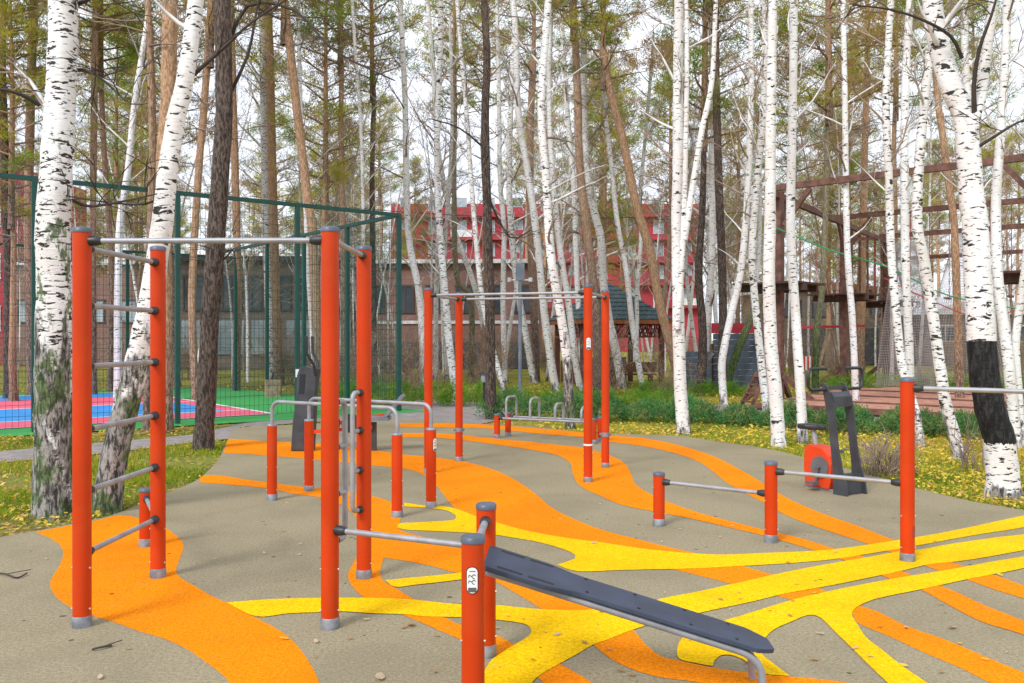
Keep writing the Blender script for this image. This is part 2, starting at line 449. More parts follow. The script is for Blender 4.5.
ORANGE = [
 # ladder blob, running out of the bottom of the frame
 [(35,532),(54,540.6),(63,551),(60,565),(53,576),(50,585),(55,596),(70,607),(91,615.6),(115,622.6),(138,631),(164,639),(187.5,649.6),(206,662.5),(220,673),(230,683),(243,705),(262,760),
  (350,760),(332,705),(319.5,683),(315,673),(305.5,656.6),(294,642.5),(280,631),(256,618),(226,602.7),(211,596),(194.5,586),(180.5,578),(176,571),(179,560.5),(183,549),(181.6,540.6),(173,533.5),(160,524),(122,515.5),(94,521),(70,525.5)],
 # wide stream from top left to the right edge
 [(228,439),(300,443),(345,446),(400,454),(433,457.4),(465.6,462),(494,470),(517,481),(538,496),(550,506.6),(569,517),(599,529),(640,540),(670,547.7),(701,554.7),(745,567),(773,575),(820,589),(857,605),(878,612),(906,626),(948,641),(995,661),(1024,673),(1090,700),
  (1060,712),(990,683),(960,668),(924.6,653),(889.5,636.6),(857,622.6),(852,614),(792,600),(727,583),(675,570),(620,558),(560,545),(494,527),(456,509),(444.5,496),(437.5,486.7),(423.5,475),(405,469),(373,465.6),(322,460.5),(270,455.8),(223.4,452.7)],
 # lower thin band splitting round the rear post
 [(200,476),(214,475),(247,479.7),(294,486),(322,489),(373,496.6),(392,503),(402,512),(399,524),(400,530),(414,535),(462,546),(505,565),(559,592),(602,609.7),(634,631),(637.5,635.5),(647,646),(661,656.6),(679.7,661),(712.5,668),(740.6,672),(764,675),(799,677.7),(840,682),(900,692),
  (880,712),(760,694),(694,682),(661,677.7),(635,670.6),(614,661),(600,650.7),(570,625),(543,610),(531,602.7),(515,593),(494,581.6),(451.6,572),(430.5,566),(401.6,560.5),(384,558),(380.5,570),(382,580),(394.5,588),(413,599),(455,623),(489,632),(515,645),(559,664),(592,683),(625,706),
  (575,712),(538,678),(484,654),(460,640),(440,631),(404,615.6),(366,599),(352,586),(348,575),(356,558),(364,540),(358,520),(345,507),(322,498),(294,494),(268,488.6),(200,482.5)],
 # far thin band
 [(400,423.4),(435,423.2),(461,423.8),(494,425),(583,432.4),(614,435.8),(647,438.7),(680,445.7),(712.5,456),(740.6,470),(764,484),(787.5,498.4),(819,512.5),(859,526.6),(894,540.6),(920,551),(964.5,567),(995,575.7),(1024,586),(1120,618),
  (1120,632),(1024,599),(995,590),(967,580),(938.7,571),(892,553),(866,543.4),(821.5,529),(787.5,516),(764,503),(752,497),(731,485.5),(717,475),(701,463),(677,454),(647,447),(611,442),(583,437.5),(540.6,434),(494,429),(456,427.7),(400,427)],
 # second band widening under the far pull up frame
 [(400,433),(447,434),(494,438.7),(540.6,443),(564,445.7),(583,448),(611,456),(625,464),(631,474),(635,484),(651.6,495),(670,503),(705.5,515),(740.6,524),(764,530),(799,538),(834,549),(866,558),(912,575.7),(940,586),(957.5,593),(983,605),(1024,621.5),(1120,662),
  (1120,680),(1024,635.5),(983,622.6),(948,605),(921,590),(892,580),(847,561.7),(808.6,549),(764,536),(729,527.7),(694,519.5),(658.6,512.5),(623.4,505.5),(599,495.5),(580,486),(573,475),(571,464.5),(559,456),(531,450),(494,444.5),(447,438.7),(400,437.5)],
]
YELLOW = [
 [(404,503),(427,506.2),(444.5,506.6),(458.6,510),(477,517),(494,522),(522,530),(564,538),(599,542.5),(635,548),(670,552),(717,555),(764,553.5),(831,550),(901,540),(948,532),(1024,516),(1150,492),
  (1150,502),(1024,527.7),(971.5,536),(915,546.5),(866,554.7),(831,560),(792,563.5),(750,566),(694,569),(647,570),(611,571),(583,572),(569,570),(557,565),(566,562.5),(575,559),(574.6,555),(564,550),(540.6,543),(512.5,538),(494,535),(475,533.5),(423.4,531),(405,530),(397,527.7),(399,524),
  (414,523),(447,521),(455,519.5),(456,516),(447,511),(423.4,508),(404,506.8)],
 [(226,603),(270,600),(317,598.5),(364,598.5),(411,600),(435,602.7),(458.6,605),(494,605.7),(529,609),(545,610),(578,611),(604,608.5),(640,604),(667,598),(694,593),(740.6,582.8),(784,573),(831,564),(866,558),(899,552),(920,550),(948,545),(995,538),(1024,534.7),(1150,515),
  (1150,528),(1024,550.7),(990,557),(957.5,562),(929,565),(903.5,571),(878,576.4),(831,586),(784,594.5),(750,602.7),(708,611.6),(676,619),(654,624),(634,630),(611,639),(592,646),(576,655.4),(555,667),(536,679),(520,700),(505,720),
  (470,720),(478,690),(489,663.6),(501,654),(515,645),(526.6,638),(531,633),(529,627),(522,624),(505.5,621.4),(490,620),(458.6,618),(423.4,617),(406,615),(373.4,614),(340.6,612),(317,613),(289,614),(256,617)],
 [(730,619.6),(752,613),(791,601),(828.5,592),(889.5,580),(938.7,572),(967,567),(995,561.7),(1024,557),(1150,534),
  (1150,542),(1024,568.7),(995,574.6),(967,580),(921,590),(878,599),(863.7,604),(854,610),(852,615.6),(856.7,624),(866,638),(882.5,651),(901,666),(926,683),(960,706),
  (915,706),(887,683),(861,658),(838,635.5),(814.5,615.6),(787.5,624),(773,631),(765,639),(761,646),(762,655),(773,664),(790,677),(764,675),(752,672),(747.7,663.6),(733.6,656.6),(722,656),(715,661),(712.5,667),(694,663.6),(680,660),(677,654),(678.5,645),(685.5,635.5),(702,627)],
 [(385,581),(410,578.5),(440,575.7),(470,572),(500,566),(512,571),(480,577.5),(440,582.8),(415,585.5),(394.5,587.5)],
]
mb = MB()
for i, p in enumerate(ORANGE): mb.poly([gp(*q) for q in smooth_px(p, 4)], 0.0015 + 0.0005 * i)
struct('orange_floor_bands', mb, M['orange_floor'])
mb = MB()
for i, p in enumerate(YELLOW): mb.poly([gp(*q) for q in smooth_px(p, 4)], 0.0045 + 0.0005 * i)
struct('yellow_floor_bands', mb, M['yellow_floor'])

mb = MB()
path_px = [(-150, 468), (0, 461.5), (94, 453), (150, 447), (195, 441), (228, 438), (241, 426), (300, 422), (345, 419.5), (395, 421), (470, 425), (500, 419), (520, 411), (640, 413), (760, 418), (1100, 424),
           (1100, 414), (800, 408), (740, 404), (640, 403.5), (480, 402), (420, 399.5), (398, 404), (340, 413), (245, 422), (190, 434), (94, 442), (0, 450), (-150, 456)]
mb.poly([gp(*q) for q in path_px], -0.016)
struct('path', mb, M['asphalt'])

P0 = Vector((-2.63, 20.7)); U = Vector((-0.785, -0.62)); V = Vector((-0.62, 0.785))
def cw(a, c): q = P0 + U * a + V * c; return (q.x, q.y)
LC, WC = 26.0, 13.0
mb = MB(); mb.poly([cw(-0.5, -0.5), cw(LC, -0.5), cw(LC, WC), cw(-0.5, WC)], -0.012); struct('court_surface', mb, M['court_green'])
mb = MB(); mb.poly([cw(2.6, 0.9), cw(LC, 0.9), cw(LC, 11.5), cw(2.6, 11.5)], -0.008); struct('court_pink_field', mb, M['court_pink'])
mb = MB()
mb.poly([cw(3.2, 2.4), cw(LC, 2.4), cw(LC, 6.0), cw(3.2, 6.0)], -0.004)
mb.poly([cw(3.2, 9.4), cw(LC, 9.4), cw(LC, 11.3), cw(3.2, 11.3)], -0.004)
struct('court_blue_field', mb, M['court_blue'])
mb = MB()
for c_ in (0.9, 2.35, 6.0, 11.4): mb.poly([cw(2.6, c_), cw(LC, c_), cw(LC, c_ + 0.09), cw(2.6, c_ + 0.09)], 0.0)
mb.poly([cw(2.6, 1.0), cw(2.7, 1.0), cw(2.7, 11.4), cw(2.6, 11.4)], 0.0)
for k in range(24):
    a0, a1 = PI * k / 24, PI * (k + 1) / 24
    mb.poly([cw(12 + r * math.cos(a), 5.2 + r * math.sin(a)) for r, a in ((2.0, a0), (2.1, a0), (2.1, a1), (2.0, a1))], 0.001)
struct('court_lines', mb, M['line'])

# ------------------------------------------------------------------ gym equipment
PR = 0.051
def post(root, x, y, H, cap='slate', bolts=True):
    p = MB(); p.tube([(x, y, 0.05), (x, y, H - 0.018)], PR, 28)
    po = p.build('post', M['orange'], root)
    c = MB(); c.lathe((x, y, 0), [(PR + 0.004, 0.0), (PR + 0.004, 0.058), (PR + 0.001, 0.064)], 28); c.build('collar', M['collar'], po)
    if cap:
        k = MB(); k.lathe((x, y, H - 0.03), [(PR + 0.0035, 0), (PR + 0.0035, 0.022), (PR - 0.006, 0.03), (PR - 0.03, 0.034)], 28)
        k.build('cap', M['cap'], po)
    if bolts:
        for z in (0.105, 0.34 if H > 0.45 else 0.24):
            for an in (-0.25, PI + 0.25):
                q = MB(); dx, dy = math.cos(an), math.sin(an)
                q.tube([(x + dx * (PR - 0.004), y + dy * (PR - 0.004), z), (x + dx * (PR + 0.006), y + dy * (PR + 0.006), z)], 0.0065, 8)
                q.build('bolt', M['bolt'], po)
    return po
def bar(root, p, q, r=0.0165, conn=True, name='bar', wave=0.0):
    p = Vector(p); q = Vector(q); d = (q - p).normalized()
    a = p + d * (PR - 0.002); c = q - d * (PR - 0.002)
    t = MB()
    if wave:
        n = 40
        t.tube([a.lerp(c, i / n) + Vector((0, 0, wave * math.sin(i / n * 2 * PI * 5))) for i in range(n + 1)], r, 10)
    else: t.tube([a, c], r, 14)
    o = t.build(name, M['tube'], root)
    if conn:
        for s, e in ((a, d), (c, -d)):
            k = MB(); k.tube([s - e * 0.004, s + e * 0.03, s + e * 0.062, s + e * 0.066], [0.029, 0.029, 0.022, 0.018], 14)
            k.build('connector', M['black'], o)
    return o
def sticker(po, x, y, z0, z1, ang, w=0.055):
    R = PR + 0.0025
    def patch(zc, hw, hh, rad, r, m, name, par):
        k = MB(); pts = []
        for cx_, cz_, a0 in ((hw - rad, hh - rad, 0), (-hw + rad, hh - rad, PI / 2), (-hw + rad, -hh + rad, PI), (hw - rad, -hh + rad, 1.5 * PI)):
            for i in range(7):
                a = a0 + PI / 2 * i / 6
                pts.append((cx_ + rad * math.cos(a), cz_ + rad * math.sin(a)))
        # horizontal strips so that the plate wraps round the post
        zs = sorted(set(round(p[1], 5) for p in pts)); rows = []
        for zz in zs:
            xs = [p[0] for p in pts if abs(p[1] - zz) < 1e-4]
            rows.append((min(xs), max(xs), zz))
        n = 8; vs = []; fs = []
        for (xa, xb, zz) in rows:
            for i in range(n + 1):
                s = xa + (xb - xa) * i / n; th = ang + s / R
                vs.append((x + r * math.cos(th), y + r * math.sin(th), zc + zz))
        for j in range(len(rows) - 1):
            for i in range(n):
                a = j * (n + 1) + i
                fs.append((a, a + 1, a + n + 2, a + n + 1))
        k.add(vs, fs, 0, True)
        return k.build(name, m, par)
    zc = (z0 + z1) / 2; hh = (z1 - z0) / 2; hw = w / 2
    s = patch(zc, hw, hh, hw * 0.98, R, M['ink'], 'label_plate', po)
    patch(zc, hw * 0.84, hh * 0.93, hw * 0.8, R + 0.0012, M['white'], 'print_field', s)
    patch(zc - hh * 0.68, hw * 0.66, hh * 0.17, hw * 0.2, R + 0.0022, M['greyink'], 'print_block', s)
    patch(zc + hh * 0.66, hw * 0.5, hh * 0.035, hw * 0.06, R + 0.0022, M['redink'], 'red_lettering', s)
    k = MB()
    def P(u, v_):
        th = ang + u * hw / R; r = R + 0.002
        return (x + r * math.cos(th), y + r * math.sin(th), zc + v_ * hh)
    for cy_ in (0.30, -0.10):
        for (a, b_) in (((-0.5, .1), (-0.1, .0)), ((-0.1, .0), (0.25, .14)), ((0.25, .14), (0.5, .05)), ((-0.1, .0), (0.1, -.14)), ((0.1, -.14), (0.35, -.16)), ((-0.5, .1), (-0.55, -.12))):
            k.tube([P(a[0], cy_ + a[1]), P(b_[0], cy_ + b_[1])], 0.0017, 6)
    k.build('pictogram', M['ink'], s)

# --- pull up tower with ladder and incline board
A = (-2.487, 5.148); B = (-1.047, 5.118); C = (-2.469, 6.207); D = (-1.028, 6.18)
E = (-0.171, 3.905); G = (-0.136, 4.67); Q = (-2.935, 7.137)
t = thing('pull_up_tower', 'large orange pull up frame with wall ladder and sloping slate board in the foreground', 'exercise frame', (-1.75, 5.65, 0))
t.location = (0, 0, 0)
for p in (A, B, C, D): post(t, p[0], p[1], 2.305)
pe = post(t, E[0], E[1], 0.80); post(t, G[0], G[1], 0.80); post(t, Q[0], Q[1], 0.465)
sticker(pe, E[0], E[1], 0.555, 0.675, -PI / 2 - 0.02)
def v3(p, z): return (p[0], p[1], z)
bar(t, v3(A, 2.227), v3(B, 2.227))
bar(t, v3(B, 2.235), v3(D, 2.235))
for z in (2.19, 1.855, 1.50, 1.13, 0.772, 0.412): bar(t, v3(A, z), v3(C, z), name='rung')
bar(t, v3(Q, 0.385), v3(C, 0.385)); bar(t, v3(B, 0.565), v3(G, 0.565)); bar(t, v3(E, 0.713), v3(G, 0.713), 0.018)
def grip(root, p, dx, dy, zt, zb, stubs):
    k = MB(); x, y = p
    ex, ey = x + dx, y + dy
    n = 6; pts = [(x, y, zt)]
    for i in range(n + 1):
        a = PI / 2 * i / n; s = 0.75 + 0.25 * math.sin(a)
        pts.append((x + dx * s, y + dy * s, zt - 0.045 * (1 - math.cos(a))))
    for i in range(n + 1):
        a = PI / 2 * i / n; s = 0.75 + 0.25 * math.cos(a)
        pts.append((x + dx * s, y + dy * s, zb + 0.045 * (1 - math.sin(a))))
    pts.append((x, y, zb))
    k.tube(pts, 0.0165, 12)
    o = k.build('grip_bar', M['tube'], root)
    for z in stubs:
        k = MB(); k.tube([(ex, ey, z), (x, y, z)], 0.0165, 10); k.build('stub', M['tube'], o)
    for z in [zt, zb] + list(stubs):
        k = MB(); L = math.hypot(dx, dy); u, w_ = dx / L, dy / L
        k.tube([(x + u * (PR - 0.005), y + w_ * (PR - 0.005), z), (x + u * (PR + 0.028), y + w_ * (PR + 0.028), z)], [0.027, 0.021], 12); k.build('connector', M['black'], o)
grip(t, D, -0.055, -0.135, 1.292, 0.486, (1.03, 0.757))
grip(t, B, 0.058, 0.15, 1.292, 0.486, (1.03, 0.757))
# incline board
b0 = Vector((-0.125, 4.29, 0.610)); b1 = Vector((1.225, 4.215, 0.206))
ax = (b1 - b0); BL = ax.length; ax.normalize()
sd = Vector((0.055, 1, 0)).normalized(); sd = (sd - ax * sd.dot(ax)).normalized(); upv = ax.cross(sd)
BM = Matrix((ax, sd, upv)).transposed().to_4x4(); BM.translation = b0
half = [(0.0, 0.19), (0.015, 0.205), (0.30, 0.205), (0.33, 0.20), (0.43, 0.158), (0.47, 0.15), (BL - 0.10, 0.15), (BL - 0.085, 0.143), (BL - 0.012, 0.082), (BL, 0.068)]
prof = half + [(x_, -y_) for x_, y_ in reversed(half)]
prof = prof[::-1]
k = MB(); k.prism(prof, BM, 0.024)
bd = k.build('board', M['board'], t)
bv = bd.modifiers.new('bevel', 'BEVEL'); bv.width = 0.006; bv.segments = 2; bv.limit_method = 'ANGLE'; bv.angle_limit = 0.6
for s in (1, -1):
    for x0 in (0.075, 0.225):
        k = MB(); pr = []
        for i in range(9): a = PI / 2 + PI * i / 8; pr.append((x0 + 0.012 * math.cos(a), s * 0.155 + 0.012 * math.sin(a)))
        for i in range(9): a = -PI / 2 + PI * i / 8; pr.append((x0 + 0.10 + 0.012 * math.cos(a), s * 0.155 + 0.012 * math.sin(a)))
        M2 = BM.copy(); M2.translation = b0 + upv * 0.0122
        k.prism(pr, M2, 0.003); k.build('hand_slot', M['slot'], bd)
for x0 in (0.5, 0.75, 1.0, 1.22):
    for s in (1, -1):
        k = MB(); c = b0 + ax * x0 + sd * (0.11 * s)
        k.tube([c + upv * 0.010, c + upv * 0.016], 0.008, 10); k.build('bolt', M['slot'], bd)
for s in (1, -1):
    k = MB(); off = sd * (0.118 * s) - upv * 0.034
    end = b0 + ax * (BL - 0.16) + off
    pts = [b0 + ax * 0.02 + off, b0 + ax * 0.7 + off, end]
    for i in range(1, 7):
        a = (PI / 2 - 0.29) * i / 6
        pts.append(end + Vector((0.10 * math.sin(a) , 0, -0.03 * math.sin(a) - 0.10 * (1 - math.cos(a)))))
    e = pts[-1]; pts.append(Vector((e.x + 0.01, e.y, -0.01)))
    k.tube(pts, 0.0185, 12); k.build('support_tube', M['tube'], t)

# --- far pull up frame
P1 = (0.882, 10.33); P2 = (1.206, 11.5); P3 = (-1.035, 11.0); P4 = (-0.72, 12.1)
t = thing('pull_up_station', 'slim four post orange pull up frame with flat top bars standing farther back', 'exercise frame')
ps = [post(t, p[0], p[1], 2.29) for p in (P1, P2, P3, P4)]
bar(t, v3(P3, 2.20), v3(P1, 2.20)); bar(t, v3(P4, 2.20), v3(P2, 2.20)); bar(t, v3(P1, 2.20), v3(P2, 2.20)); bar(t, v3(P3, 2.20), v3(P4, 2.20))
sticker(ps[0], P1[0], P1[1], 1.53, 1.68, -PI / 2 + 0.05, 0.06)
for p, i in ((P2, 1), (P4, 3)):
    k = MB(); k.lathe((p[0], p[1], 0.40), [(PR + 0.006, 0), (PR + 0.006, 0.055)], 20); k.tube([(p[0] - 0.075, p[1], 0.428), (p[0] + 0.075, p[1], 0.428)], 0.016, 8)
    k.build('clamp', M['collar'], ps[i])
k = MB(); k.lathe((P1[0], P1[1], 0.425), [(PR + 0.003, 0), (PR + 0.003, 0.02)], 24); k.build('ring', M['white'], ps[0])

# --- parallel bars
def pbar(p, q, label, st=None):
    t = thing('parallel_bar', label, 'parallel bar', group='pair of low parallel bars')
    pp = post(t, p[0], p[1], 0.785, cap=None); pq = post(t, q[0], q[1], 0.785, cap=None)
    for c in (p, q):
        k = MB(); k.lathe((c[0], c[1], 0.765), [(PR + 0.002, 0), (PR + 0.002, 0.018), (0.024, 0.024)], 24); k.build('rim', M['collar'], t)
    d = Vector((q[0] - p[0], q[1] - p[1], 0)).normalized(); R = 0.10; zt = 1.015
    pts = [Vector(v3(p, 0.76)), Vector(v3(p, zt - R))]
    for i in range(1, 7): a = PI / 2 * i / 6; pts.append(Vector(v3(p, zt - R)) + d * (R * (1 - math.cos(a))) + Vector((0, 0, R * math.sin(a))))
    for i in range(0, 6): a = PI / 2 * i / 6; pts.append(Vector(v3(q, zt - R)) - d * (R * (1 - math.sin(a))) + Vector((0, 0, R * math.cos(a))))
    pts += [Vector(v3(q, zt - R)), Vector(v3(q, 0.76))]
    k = MB(); k.tube(pts, 0.0195, 12); k.build('rail', M['tube'], t)
    if st: sticker(pq, q[0], q[1], 0.55, 0.69, -PI / 2 + 0.95, 0.06)
pbar((-2.475, 9.177), (-1.072, 8.30), 'nearer parallel bar on two short orange posts without a label plate')
pbar((-2.217, 9.72), (-0.798, 8.77), 'farther parallel bar whose right orange post has an oval label plate', True)

# --- push up rack
R1 = (-0.251, 14.92); R2 = (-0.068, 15.23); R3 = (1.293, 14.12); R4 = (1.433, 14.43)
t = thing('push_up_rack', 'low rack with grey hoop handles on four very short orange posts', 'exercise rack')
for p in (R1, R2, R3, R4): post(t, p[0], p[1], 0.405, bolts=False)
bar(t, v3(R1, 0.335), v3(R3, 0.335), name='rail', r=0.02); bar(t, v3(R2, 0.335), v3(R4, 0.335), name='rail', r=0.02)
for f, zt in ((0.10, 0.69), (0.355, 0.675), (0.615, 0.60), (0.88, 0.56)):
    a = Vector(v3(R1, 0.335)).lerp(Vector(v3(R3, 0.335)), f); c = Vector(v3(R2, 0.335)).lerp(Vector(v3(R4, 0.335)), f - 0.005)
    d = (c - a); L = d.length; d.normalize(); R = 0.09
    pts = [a, a + Vector((0, 0, zt - 0.335 - R))]
    for i in range(1, 6): an = PI / 2 * i / 5; pts.append(a + Vector((0, 0, zt - 0.335 - R + R * math.sin(an))) + d * (R * (1 - math.cos(an))))
    for i in range(0, 5): an = PI / 2 * i / 5; pts.append(c + Vector((0, 0, zt - 0.335 - R + R * math.cos(an))) - d * (R * (1 - math.sin(an))))
    pts += [c + Vector((0, 0, zt - 0.335 - R)), c]
    k = MB(); k.tube(pts, 0.021, 10); k.build('hoop_handle', M['tube'], t)

# --- stepped bars
H1 = (1.308, 7.92); H2 = (2.118, 7.278); H3 = (2.957, 6.655); H4 = (3.79, 6.04)
t = thing('stepped_bars', 'row of orange posts rising in height joined by stepped grey bars', 'exercise bars')
post(t, *H1, 0.475); post(t, *H2, 0.662); p3 = post(t, *H3, 1.372); post(t, *H4, 1.372)
bar(t, v3(H1, 0.392), v3(H2, 0.392)); bar(t, v3(H2, 0.58), v3(H3, 0.58)); bar(t, v3(H3, 1.294), v3(H4, 1.294), 0.018)
k = MB(); k.box((H3[0] + 0.022, H3[1] - PR * 0.9, 0.225), (0.026, 0.006, 0.085)); k.build('label_plate', simple('worn red label', (0.30, 0.03, 0.015), 0.5), p3)

# --- exercise bike
def bike():
    t = thing('exercise_bike', 'outdoor exercise bike with orange flywheel box and dark grey upright', 'exercise bike', (3.60, 9.56, 0), math.atan2(-0.86, 0.5))
    for s in (1, -1):
        pr = [(-0.05, 0), (0.13, 0), (0.115, 0.12), (0.055, 0.3), (0.01, 0.5), (-0.02, 0.75), (-0.045, 0.95), (-0.085, 1.05), (-0.15, 1.165), (-0.19, 1.19), (-0.20, 1.15), (-0.155, 0.95), (-0.115, 0.75), (-0.085, 0.5), (-0.06, 0.3), (-0.05, 0.1)]
        k = MB(); Mx = Matrix(((1, 0, 0, 0), (0, 0, -1, s * (0.15)), (0, 1, 0, 0), (0, 0, 0, 1)))
        k.prism(pr, Mx, 0.022); k.build('upright_plate', M['gunmetal'], t)
    k = MB(); k.box((0.03, 0, 0.11), (0.10, 0.276, 0.21)); k.build('base_box', M['gunmetal'], t)
    k = MB(); k.prism([(-0.05, .93), (-0.05, 1.04), (-0.10, 1.09), (-0.15, 1.08), (-0.14, .94)], Matrix(((1, 0, 0, 0), (0, 0, -1, 0), (0, 1, 0, 0), (0, 0, 0, 1))), 0.276); k.build('head_box', M['gunmetal'], t)
    for s in (1, -1):
        k = MB(); pts = [(-0.165, s * 0.14, 1.14)]
        y0, y1, z0, z1, xx = 0.18, 0.43, 1.115, 1.34, -0.12
        ring = [(y0, z0), (y1 - 0.04, z0), (y1, z0 + 0.04), (y1, z1 - 0.04), (y1 - 0.04, z1), (y0 + 0.0, z1), (y0 - 0.03, z1 - 0.0)]
        pts += [(xx - 0.03, s * a, z) for a, z in ring]
        k.tube(pts, 0.019, 10); k.build('handlebar', M['black'], t)
    k = MB(); k.box((-0.16, 0, 1.13), (0.04, 0.36, 0.035)); k.build('crossbar', M['gunmetal'], t)
    # flywheel box
    SH = 0.10
    pr = [(-0.59, 0.03), (-0.26, 0.03), (-0.24, 0.10), (-0.235, 0.30), (-0.26, 0.385), (-0.34, 0.465), (-0.48, 0.49), (-0.57, 0.485), (-0.60, 0.44), (-0.61, 0.25)]
    pr = [(a + SH, z_) for a, z_ in pr]
    k = MB(); k.prism(pr, Matrix(((1, 0, 0, 0), (0, 0, -1, 0), (0, 1, 0, 0), (0, 0, 0, 1))), 0.20)
    bx = k.build('flywheel_box', M['redorange'], t)
    bv = bx.modifiers.new('bevel', 'BEVEL'); bv.width = 0.012; bv.segments = 2; bv.limit_method = 'ANGLE'
    for s in (1, -1):
        k = MB(); k.tube([(-0.38 + SH, s * 0.098, 0.255), (-0.38 + SH, s * 0.112, 0.255)], 0.12, 28); d = k.build('disc', M['disc'], bx)
        k = MB(); k.tube([(-0.38 + SH, s * 0.10, 0.255), (-0.38 + SH, s * 0.15, 0.255)], 0.02, 10); k.beam((-0.38 + SH, s * 0.14, 0.255), (-0.40 + SH, s * 0.14, 0.09 if s < 0 else 0.41), 0.03, 0.02); k.build('crank', M['disc'], bx)
        k = MB(); k.box((-0.40 + SH, s * 0.2, 0.09 if s < 0 else 0.41), (0.11, 0.1, 0.03)); k.build('pedal', M['disc'], bx)
    k = MB(); k.box((-0.37 + SH, 0, 0.015), (0.5, 0.17, 0.03)); k.build('foot_plate', M['collar'], t)
    k = MB(); k.tube([(-0.52 + SH, 0, 0.46), (-0.56 + SH, 0, 0.66)], 0.03, 14); k.build('seat_post', M['tube'], t)
    k = MB(); sp = [(-0.72, 0.0), (-0.71, .09), (-0.66, .125), (-0.58, .11), (-0.48, .05), (-0.40, .03), (-0.375, 0.0), (-0.40, -.03), (-0.48, -.05), (-0.58, -.11), (-0.66, -.125), (-0.71, -.09)]
    k.prism(sp[::-1], Matrix.Translation((SH, 0, 0.68)), 0.055); so = k.build('saddle', M['black'], t)
    bv = so.modifiers.new('bevel', 'BEVEL'); bv.width = 0.018; bv.segments = 3
bike()

# --- stepper machine behind the parallel bars
t = thing('leg_trainer', 'dark grey leg trainer with bent column and red footrests behind the parallel bars', 'exercise machine', (-3.12, 13.25, 0), 0.0)
def xz(s): return Matrix(((1, 0, 0, 0), (0, 0, -1, s), (0, 1, 0, 0), (0, 0, 0, 1)))
pr = [(-0.15, 0), (0.17, 0), (0.19, 0.4), (0.21, 0.75), (0.23, 1.05), (0.26, 1.22), (0.10, 1.265), (-0.02, 1.24), (-0.06, 1.12), (-0.07, 0.8), (-0.12, 0.45)]
k = MB(); k.prism(pr, xz(0), 0.22); co = k.build('column', M['gunmetal'], t)
bv = co.modifiers.new('bevel', 'BEVEL'); bv.width = 0.02; bv.segments = 2; bv.limit_method = 'ANGLE'
k = MB(); k.prism([(-0.03, 0.85), (0.05, 0.85), (0.07, 1.14), (-0.01, 1.14)], xz(-0.113), 0.008); k.build('recess', M['slot'], co)
for s in (1, -1):
    k = MB(); k.tube([(0.22, s * 0.10, 1.12), (0.20, s * 0.14, 1.28), (0.11, s * 0.2, 1.45), (0.10, s * 0.2, 1.7)], 0.022, 10); k.build('arm', M['black'], t)
k = MB(); k.beam((0.1, -0.08, 0.28), (1.05, -0.08, 0.36), 0.06, 0.05); k.build('frame_bar', M['redorange'], t)
k = MB(); k.beam((0.5, 0.1, 0.4), (1.2, 0.1, 0.52), 0.06, 0.05); k.build('frame_bar', M['redorange'], t)
for x_ in (0.45, 0.75):
    k = MB(); k.tube([(x_, -0.18, 0.42), (x_, -0.12, 0.42)], 0.14, 18); k.build('roller', M['black'], t)
k = MB(); k.beam((1.05, 0, 0), (1.05, 0, 0.42), 0.1, 0.1); k.build('seat_leg', M['gunmetal'], t)
k = MB(); k.box((1.12, 0, 0.48), (0.36, 0.34, 0.05)); k.build('seat', M['blue_steel'], t)
k = MB(); k.beam((1.25, 0, 0.52), (1.5, 0, 0.82), 0.32, 0.05); k.build('backrest', M['blue_steel'], t)

# ------------------------------------------------------------------ court fence
FH = 4.5
def mesh_panel(L, H, z0=0.08, gx=0.1, gz=0.2):
    k = MB(); r = 0.0027
    n = int(round(L / gx))
    for i in range(n + 1): k.beam((i * L / n, 0, z0), (i * L / n, 0, H), 2 * r, 2 * r)
    for j in range(int((H - z0) / gz) + 1): k.beam((0, 0.004, z0 + j * gz), (L, 0.004, z0 + j * gz), 2.6 * r, 2.6 * r)
    return k.mesh('mesh_panel', M['fence_green'])
PAN = mesh_panel(2.44, FH - 0.06)
POSTM = MB(); POSTM.box((0, 0, FH / 2), (0.09, 0.09, FH)); POSTM = POSTM.mesh('fence_post', M['fence_green'])
def fence(a, d, n, label, start=0):
    t = thing('mesh_fence', label, 'fence', (a[0], a[1], 0), math.atan2(d[1], d[0]), 'green mesh fences round the sports court')
    for i in range(n + 1 - start):
        o = link('fence_post', POSTM, t, ((i + start) * 2.53, 0, 0))
    for i in range(n):
        link('mesh_panel', PAN, t, (i * 2.53 + 0.045, 0, 0))
    k = MB(); k.box((n * 1.265, 0, FH + 0.041), (n * 2.53 + 0.09, 0.08, 0.08)); k.build('top_rail', M['fence_green'], t)
    return t
fr = fence(P0, U, 10, 'near side of the tall green mesh fence facing the gym ground')
cr = P0 + V * 0.0
fence(P0 + V * 0.0 + Vector((0, 0)), V, 5, 'right end of the tall green mesh fence running away from its corner', 1)
fence(P0 + V * 13.0, U, 10, 'far side of the tall green mesh fence behind the court', 1)
k = MB(); pw = at(300, 373, 19.0)
k.box((pw[0], pw[1] - 0.09, pw[2]), (0.14, 0.02, 0.17), 0.1)
tag(k.build('sign_plate', M['white']), 'small white plate fixed to a green fence post beside the leg trainer', 'sign')

